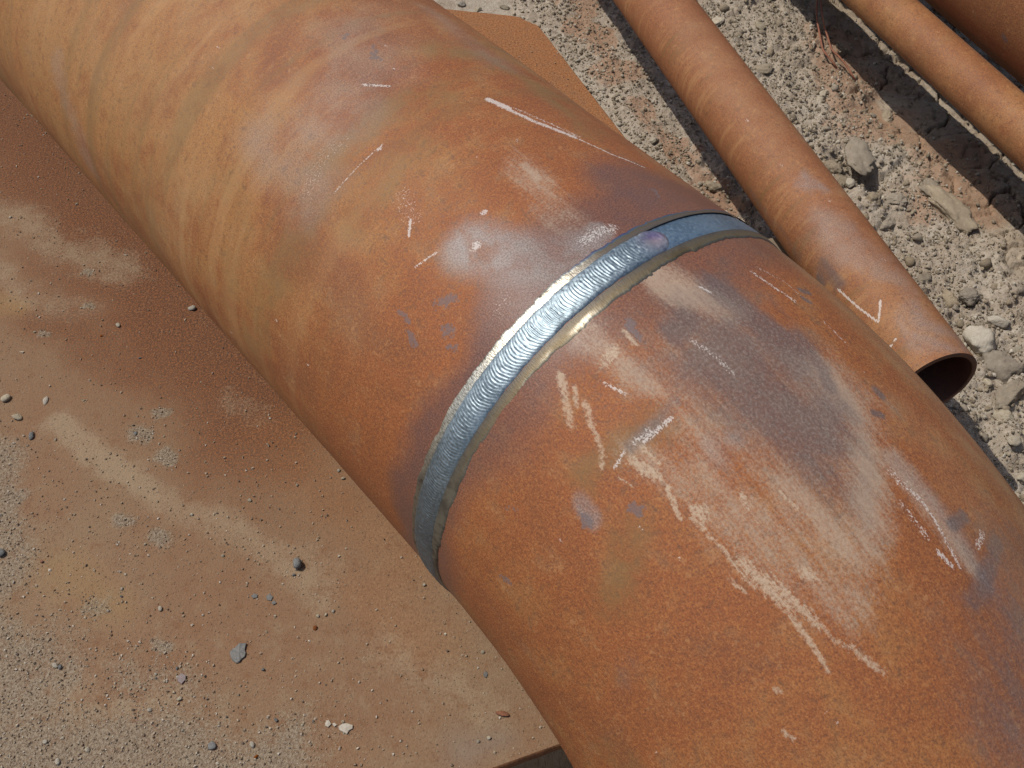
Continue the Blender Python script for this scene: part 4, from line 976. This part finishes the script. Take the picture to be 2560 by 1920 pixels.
# grains too many to count: joined into one object per bed
ICO = None
bm = bmesh.new(); bmesh.ops.create_icosphere(bm, subdivisions=1, radius=1.0)
ICO_V = np.array([v.co[:] for v in bm.verts]); ICO_F = np.array([[v.index for v in f.verts] for f in bm.faces]); bm.free()
OCT_V = np.array([(1, 0, 0), (-1, 0, 0), (0, 1, 0), (0, -1, 0), (0, 0, 1), (0, 0, -1)], float)
OCT_F = np.array([(0, 2, 4), (2, 1, 4), (1, 3, 4), (3, 0, 4), (2, 0, 5), (1, 2, 5), (3, 1, 5), (0, 3, 5)])
def grains(name, X, Y, Z, size, base_v, base_f, mat, label, cat):
    N = len(X); nv_ = len(base_v)
    V = base_v[None]*(1+rng.uniform(-0.28, 0.28, (N, nv_, 1)))*rng.uniform(0.65, 1.15, (N, 1, 3))
    q = rng.normal(size=(N, 4)); q /= np.linalg.norm(q, axis=1, keepdims=True); w, a, b, c = q.T
    Rm = np.stack([1-2*(b*b+c*c), 2*(a*b-c*w), 2*(a*c+b*w), 2*(a*b+c*w), 1-2*(a*a+c*c), 2*(b*c-a*w), 2*(a*c-b*w), 2*(b*c+a*w), 1-2*(a*a+b*b)], -1).reshape(N, 3, 3)
    V = np.einsum('nij,nkj->nki', Rm, V)*(size*0.5)[:, None, None]+np.stack([X, Y, Z+size*0.22], -1)[:, None]
    F = (base_f[None]+(np.arange(N)*nv_)[:, None, None]).reshape(-1, 3)
    me = mesh_np(name, V.reshape(-1, 3), F, False, {'rnd': np.repeat(rng.random(N), nv_)})
    return tag(link(name, me, mat), label, cat, None, 'stuff')
def grain_mat(name, stops):
    n = NT(name); r = n.attr('rnd'); col = n.ramp(r, stops); n.set(Base_Color=col, Roughness=0.92, Specular_IOR_Level=0.15); return n.m
M_GRAIN = grain_mat('mixed soil grains', [(0.0, (0.172, 0.137, 0.097)), (0.35, (0.275, 0.224, 0.158)), (0.8, (0.343, 0.292, 0.215)), (1.0, (0.458, 0.412, 0.339))])
M_GRIT = grain_mat('mixed plate grit', [(0.0, (0.10, 0.08, 0.065)), (0.08, (0.20, 0.145, 0.095)), (0.35, (0.28, 0.205, 0.14)), (0.8, (0.35, 0.285, 0.205)), (1.0, (0.50, 0.44, 0.36))])
N = 90000
X = rng.uniform(0.0, 1.3, N); Y = rng.uniform(0.7, 2.35, N)
px, py = project(np.stack([X, Y, X*0], -1)); ok = (px > 900) & (px < 2620) & (py > -40) & (py < 1500) & (poly_sd(X, Y, PLATE) < -0.003)
cr_, cl_, ru_, sd_ = soil_masks(X, Y)
ok &= rng.random(N) < np.where(sd_ > 0, 0.18+0.8*cl_, 0.75)*np.clip(0.35+1.5*(fbm(X, Y, 6, 3, 401)+0.42), 0.08, 1.2)
X, Y = X[ok][:38000], Y[ok][:38000]
size = np.clip(0.0019*(1-rng.random(len(X)))**-0.48, 0.0014, 0.0085)
grains('gravel', X, Y, H(X, Y), size, ICO_V, ICO_F, M_GRAIN, 'loose crumbs and gravel scattered over the soil', 'gravel')

# plate: grit drifts, single pebbles and flakes
den = np.clip(0.035+0.9*fg.z**1.3+0.10*ft.z+0.05*sstep(0.0, 0.35, fbm(PX, PY, 5, 3, 420)), 0, 1)
gpx, gpy = project(np.stack([PX, PY, PZ], -1)); vis = (gpx > -60) & (gpx < 1500) & (gpy > 100) & (gpy < 1980)
# drifts thicken towards the near left corner of the plate
nl = sstep(0.75, 0.0, np.hypot(PX-ground_at(0, 1920)[0], PY-ground_at(0, 1920)[1])); den = np.clip(den+0.55*nl**1.5*(0.5+fbm(PX, PY, 6, 3, 430)), 0, 1.2)
pr = (den*vis).ravel(); pr /= pr.sum()
idx = rng.choice(pr.size, 15000, p=pr)
X = PX.ravel()[idx]+rng.normal(0, 0.003, len(idx)); Y = PY.ravel()[idx]+rng.normal(0, 0.003, len(idx))
size = np.clip(0.00125*(1-rng.random(len(X)))**-0.42, 0.001, 0.0045)
grains('grit', X, Y, plate_z(X, Y), size, OCT_V, OCT_F, M_GRIT, 'fine grit and sand drifted over the steel plate', 'grit')
den2 = np.clip(0.10+0.6*fg.z+0.35*nl, 0, 1); pr = (den2*vis).ravel(); pr /= pr.sum()
for i in rng.choice(pr.size, 70, p=pr):
    x, y = PX.ravel()[i], PY.ravel()[i]; size = 0.0036*(1-random.random())**-0.33
    if size > 0.0085: size = 0.005
    k = random.random()
    me, nm = (random.choice(R_PEB), 'pale') if k < 0.66 else ((random.choice(R_PEBG), 'grey') if k < 0.9 else (random.choice(R_PEBR), 'rusty'))
    place('pebble', me, x, y, float(plate_z(x, y))+size*0.2, size, 'small %s pebble scattered on the dusty steel plate' % nm, 'pebble', 'small %s pebbles on the plate' % nm, None, 0.6)
PLATE_STONES = [
 (745, 1414, 34, R_PEBG, 'grey angular stone chip on the plate left of the elbow', (1.0, 0.85, 1.15)),
 (735, 1438, 10, R_PEBG, 'tiny dark crumb just below the grey stone chip', (1, 1, 1)),
 (480, 772, 22, R_PEB, 'crumbly whitish pebble close to the big pipe on the rusty part of plate', (1, 0.8, 0.8)),
 (295, 813, 16, R_PEB, 'flat tan pebble alone on the rusty part of the plate', (1.1, 0.8, 0.6)),
 (402, 1524, 15, R_PEB, 'cream pebble left of the row of three pebbles', (1.1, 0.8, 0.8)),
 (795, 1540, 10, R_PEB, 'leftmost of three little cream pebbles in a row', (1, 1, 1)), (815, 1537, 11, R_PEB, 'middle one of three little cream pebbles in a row', (1, 1, 1)), (833, 1528, 11, R_PEB, 'rightmost of three little cream pebbles in a row', (1, 1, 1)),
 (787, 1570, 14, R_PEBR, 'rust-red crumb below the row of cream pebbles', (1, 1, 0.8)),
 (138, 1664, 14, R_PEB, 'bright white pebble in the grit near the left edge', (1, 1, 0.8)), (150, 1668, 14, R_PEBG, 'grey pebble touching the bright white pebble', (1, 1, 0.8)),
 (530, 1866, 26, R_PEBG, 'oval grey pebble lying in the grit at the bottom edge', (0.8, 1.2, 0.5)),
 (631, 1862, 18, R_PEB, 'pale pebble right of the oval grey pebble', (1, 1, 0.8)), (690, 1800, 13, R_PEBG, 'dark pebble above the pale pebble at the bottom', (1, 1, 0.8)),
 (340, 1085, 12, R_PEBG, 'grey pebble at the end of the pale dust streak', (1, 1, 0.7)),
 (45, 1045, 24, R_PEB, 'largest pale stone in the heap at the left edge', (1.1, 0.9, 0.7)), (15, 1000, 28, R_PEB, 'grey-white stone at the left edge above the heap', (1, 0.8, 0.7)), (80, 1092, 22, R_PEBG, 'grey lump below the heap at the left edge', (1, 0.9, 0.7)),
 (55, 880, 12, R_PEB, 'flat pale chip near the left edge', (1.2, 0.7, 0.4)), (115, 1002, 22, R_PEB, 'flat pale stone right of the heap at the left edge', (1.3, 0.7, 0.5)),
 (4, 1385, 26, R_PEBG, 'dark stone cut off by the left edge', (1, 1, 0.8)), (1257, 1784, 26, R_PEBR, 'orange rust crumb near the corner of the plate beside the elbow', (1.5, 0.7, 0.6)),
 (1207, 1629, 12, R_PEB, 'cream pebble next to the elbow on the plate', (1, 1, 0.8)), (847, 1177, 10, R_PEB, 'pale pebble close to the big pipe left of the weld', (1, 1, 0.9)), (858, 1197, 12, R_PEB, 'tan pebble just below the pale one left of the weld', (1, 1, 0.9)),
 (1060, 1462, 12, R_PEB, 'tan pebble close under the lower end of the weld', (1, 1, 0.9)), (375, 1775, 12, R_PEB, 'pale pebble in the middle of the near grit drift', (1, 1, 0.8)), (450, 1748, 14, R_PEB, 'cream pebble at the edge of the near grit drift', (1, 1, 0.8)),
 (115, 1855, 14, R_PEB, 'cream pebble among coarse grit at the lower left', (1, 1, 0.8)), (220, 1875, 14, R_PEB, 'pale pebble second from the left along the bottom', (1, 1, 0.8)), (145, 1905, 18, R_PEB, 'whitish pebble at the bottom edge on the left', (1, 1, 0.8)),
]
for i, (px, py, w, fam, lb, sc) in enumerate(PLATE_STONES):
    x, y = ground_at(px, py, PLATE_Z); size = w/PXM(px, py, PLATE_Z)
    place('pebble', fam[i % len(fam)], x, y, float(plate_z(x, y))+size*0.5*sc[2]*0.45, size, lb, 'pebble', None, None, 0.3, sc)
def flake(outline, thick, mat, label, lift=0.0006, tiltv=(0, 0)):
    P = np.array([ground_at(*p, z=PLATE_Z) for p in outline]); c = P.mean(0)
    if np.sum((np.roll(P[:, 0], -1)-P[:, 0])*(np.roll(P[:, 1], -1)+P[:, 1])) > 0: P = P[::-1]
    k = len(P); z0 = float(plate_z(c[0], c[1]))+lift; rel = P-c
    th = thick*(1+0.2*rng.uniform(-1, 1, k)); tl = rel@np.array(tiltv)
    bot = np.c_[rel*0.97, tl]; mid = np.c_[rel*1.0, tl+th*0.6]; topv = np.c_[rel*0.94, tl+th]; ctr = np.array([[0.0, 0.0, thick*1.05]])
    V = np.concatenate([bot, mid, topv, ctr]); j = np.arange(k); j2 = (j+1) % k
    q1 = np.stack([j, j2, j2+k, j+k], 1); q2 = q1+k; t3 = np.stack([j+2*k, j2+2*k, np.full(k, 3*k)], 1); bt = np.stack([j2, j, np.full(k, 0)], 1)[1:-1]
    me = mesh_np('scale_flake', V, [q1, q2, t3, bt], False); o = link('scale_flake', me, mat); o.location = (float(c[0]), float(c[1]), z0)
    return tag(o, label, 'flake')
def flake_mat(name, c0, c1):
    n = NT(name); oc = n.obj(); a = n.noise(oc, 120, 4, 0.65)
    n.set(Base_Color=n.mix(n.ss(a, 0.3, 0.7), c0, c1), Roughness=0.6, Normal=n.bump(n.noise(oc, 260, 3), 0.5, 0.001)); return n.m
M_SCALE = flake_mat('dark mill scale flake', (0.082, 0.082, 0.078), (0.13, 0.12, 0.105)); M_PALE = flake_mat('pale mortar flake', (0.32, 0.275, 0.21), (0.41, 0.365, 0.295)); M_PURP = flake_mat('purplish scale flake', (0.12, 0.085, 0.08), (0.17, 0.125, 0.115))
Q = lambda pts: [(x*0.5787, 960+y*0.5787) for x, y in pts]
flake(Q([(992, 1160), (1006, 1146), (1020, 1140), (1035, 1122), (1050, 1124), (1067, 1121), (1062, 1140), (1060, 1152), (1064, 1165), (1060, 1180), (1046, 1190), (1036, 1203), (1020, 1208), (1004, 1196), (996, 1178)]), 0.0022, M_SCALE, 'dark grey flake of mill scale lying flat in the middle of the plate', 0.0008, (0.02, 0.03))
flake(Q([(1462, 1480), (1480, 1468), (1500, 1466), (1526, 1476), (1524, 1490), (1508, 1498), (1500, 1514), (1484, 1506), (1466, 1496)]), 0.0022, M_PALE, 'largest pale flat flake near the bottom of the plate', 0.0005)
flake(Q([(1404, 1466), (1420, 1450), (1432, 1470), (1418, 1484), (1406, 1478)]), 0.0018, M_PALE, 'small pale flake left of the largest pale flake', 0.0005)
flake(Q([(1436, 1468), (1446, 1464), (1456, 1474), (1444, 1482)]), 0.0015, M_PALE, 'tiny pale flake between the two bigger pale flakes', 0.0005)
flake(Q([(764, 1268), (786, 1252), (806, 1262), (804, 1280), (786, 1300), (770, 1288)]), 0.0018, M_PURP, 'purplish curled scale flake in the near grit', 0.0006, (0.08, 0.05))
flake(Q([(1084, 916), (1100, 906), (1114, 912), (1112, 924), (1094, 928)]), 0.0012, M_SCALE, 'leftmost small dark flake in the middle of the plate', 0.0004)
flake(Q([(1150, 918), (1166, 906), (1180, 922), (1172, 938), (1154, 934)]), 0.0012, M_SCALE, 'small dark flake second from left in the middle of the plate', 0.0004)
flake(Q([(1172, 944), (1186, 936), (1196, 948), (1180, 956)]), 0.0012, M_SCALE, 'rightmost small dark flake in the middle of the plate', 0.0004)
flake([(1208, 1684), (1214, 1676), (1220, 1684), (1216, 1694), (1210, 1692)], 0.001, M_SCALE, 'bluish scale speck near the elbow on the plate', 0.0003)

# ------------------------------------------------------------------ two rusty wires sticking out of the mud
n = NT('rusty wire'); oc = n.obj(); n.set(Base_Color=n.mix(n.noise(oc, 90, 3), (0.17, 0.062, 0.034), (0.30, 0.12, 0.065)), Roughness=0.75); M_WIRE = n.m
def wire(pts, label, r=0.0021):
    P = []
    for px, py, z in pts:
        x, y = ground_at(px, py, z); P.append((x, y, z))
    P = np.array(P); t = np.linspace(0, len(P)-1, 60); i = np.clip(t.astype(int), 0, len(P)-2); f = (t-i)[:, None]
    im = np.clip(i-1, 0, None); ip = np.clip(i+2, None, len(P)-1)
    C = 0.5*((2*P[i])+(-P[im]+P[i+1])*f+(2*P[im]-5*P[i]+4*P[i+1]-P[ip])*f**2+(-P[im]+3*P[i]-3*P[i+1]+P[ip])*f**3)
    T = np.gradient(C, axis=0); T /= np.linalg.norm(T, axis=1, keepdims=True)
    sidev = np.cross(T, [0, 0, 1.0]); sidev /= np.linalg.norm(sidev, axis=1, keepdims=True); up = np.cross(sidev, T)
    a = np.linspace(0, 2*math.pi, 8, endpoint=False)
    V = C[:, None]+r*(np.cos(a)[None, :, None]*sidev[:, None]+np.sin(a)[None, :, None]*up[:, None])
    cap = np.array([[k for k in range(8)]]); cap2 = cap[:, ::-1]+59*8
    me = mesh_np('rusty_wire', V.reshape(-1, 3), [grid_faces(60, 8, True), cap, cap2], True)
    return tag(link('rusty_wire', me, M_WIRE), label, 'wire', 'rusty wires in the mud')
wire([(2050, -90, 0.03), (2044, -10, 0.03), (2042, 40, 0.028), (2050, 90, 0.024), (2058, 125, 0.022), (2074, 145, 0.018), (2088, 164, 0.010), (2098, 184, -0.012)], 'left one of two bent rusty wires sticking out of the cracked mud')
wire([(2056, -90, 0.03), (2052, -10, 0.032), (2058, 50, 0.03), (2070, 95, 0.026), (2080, 124, 0.024), (2098, 142, 0.020), (2116, 164, 0.016), (2132, 190, 0.010), (2146, 214, -0.012)], 'right one of two bent rusty wires sticking out of the cracked mud')
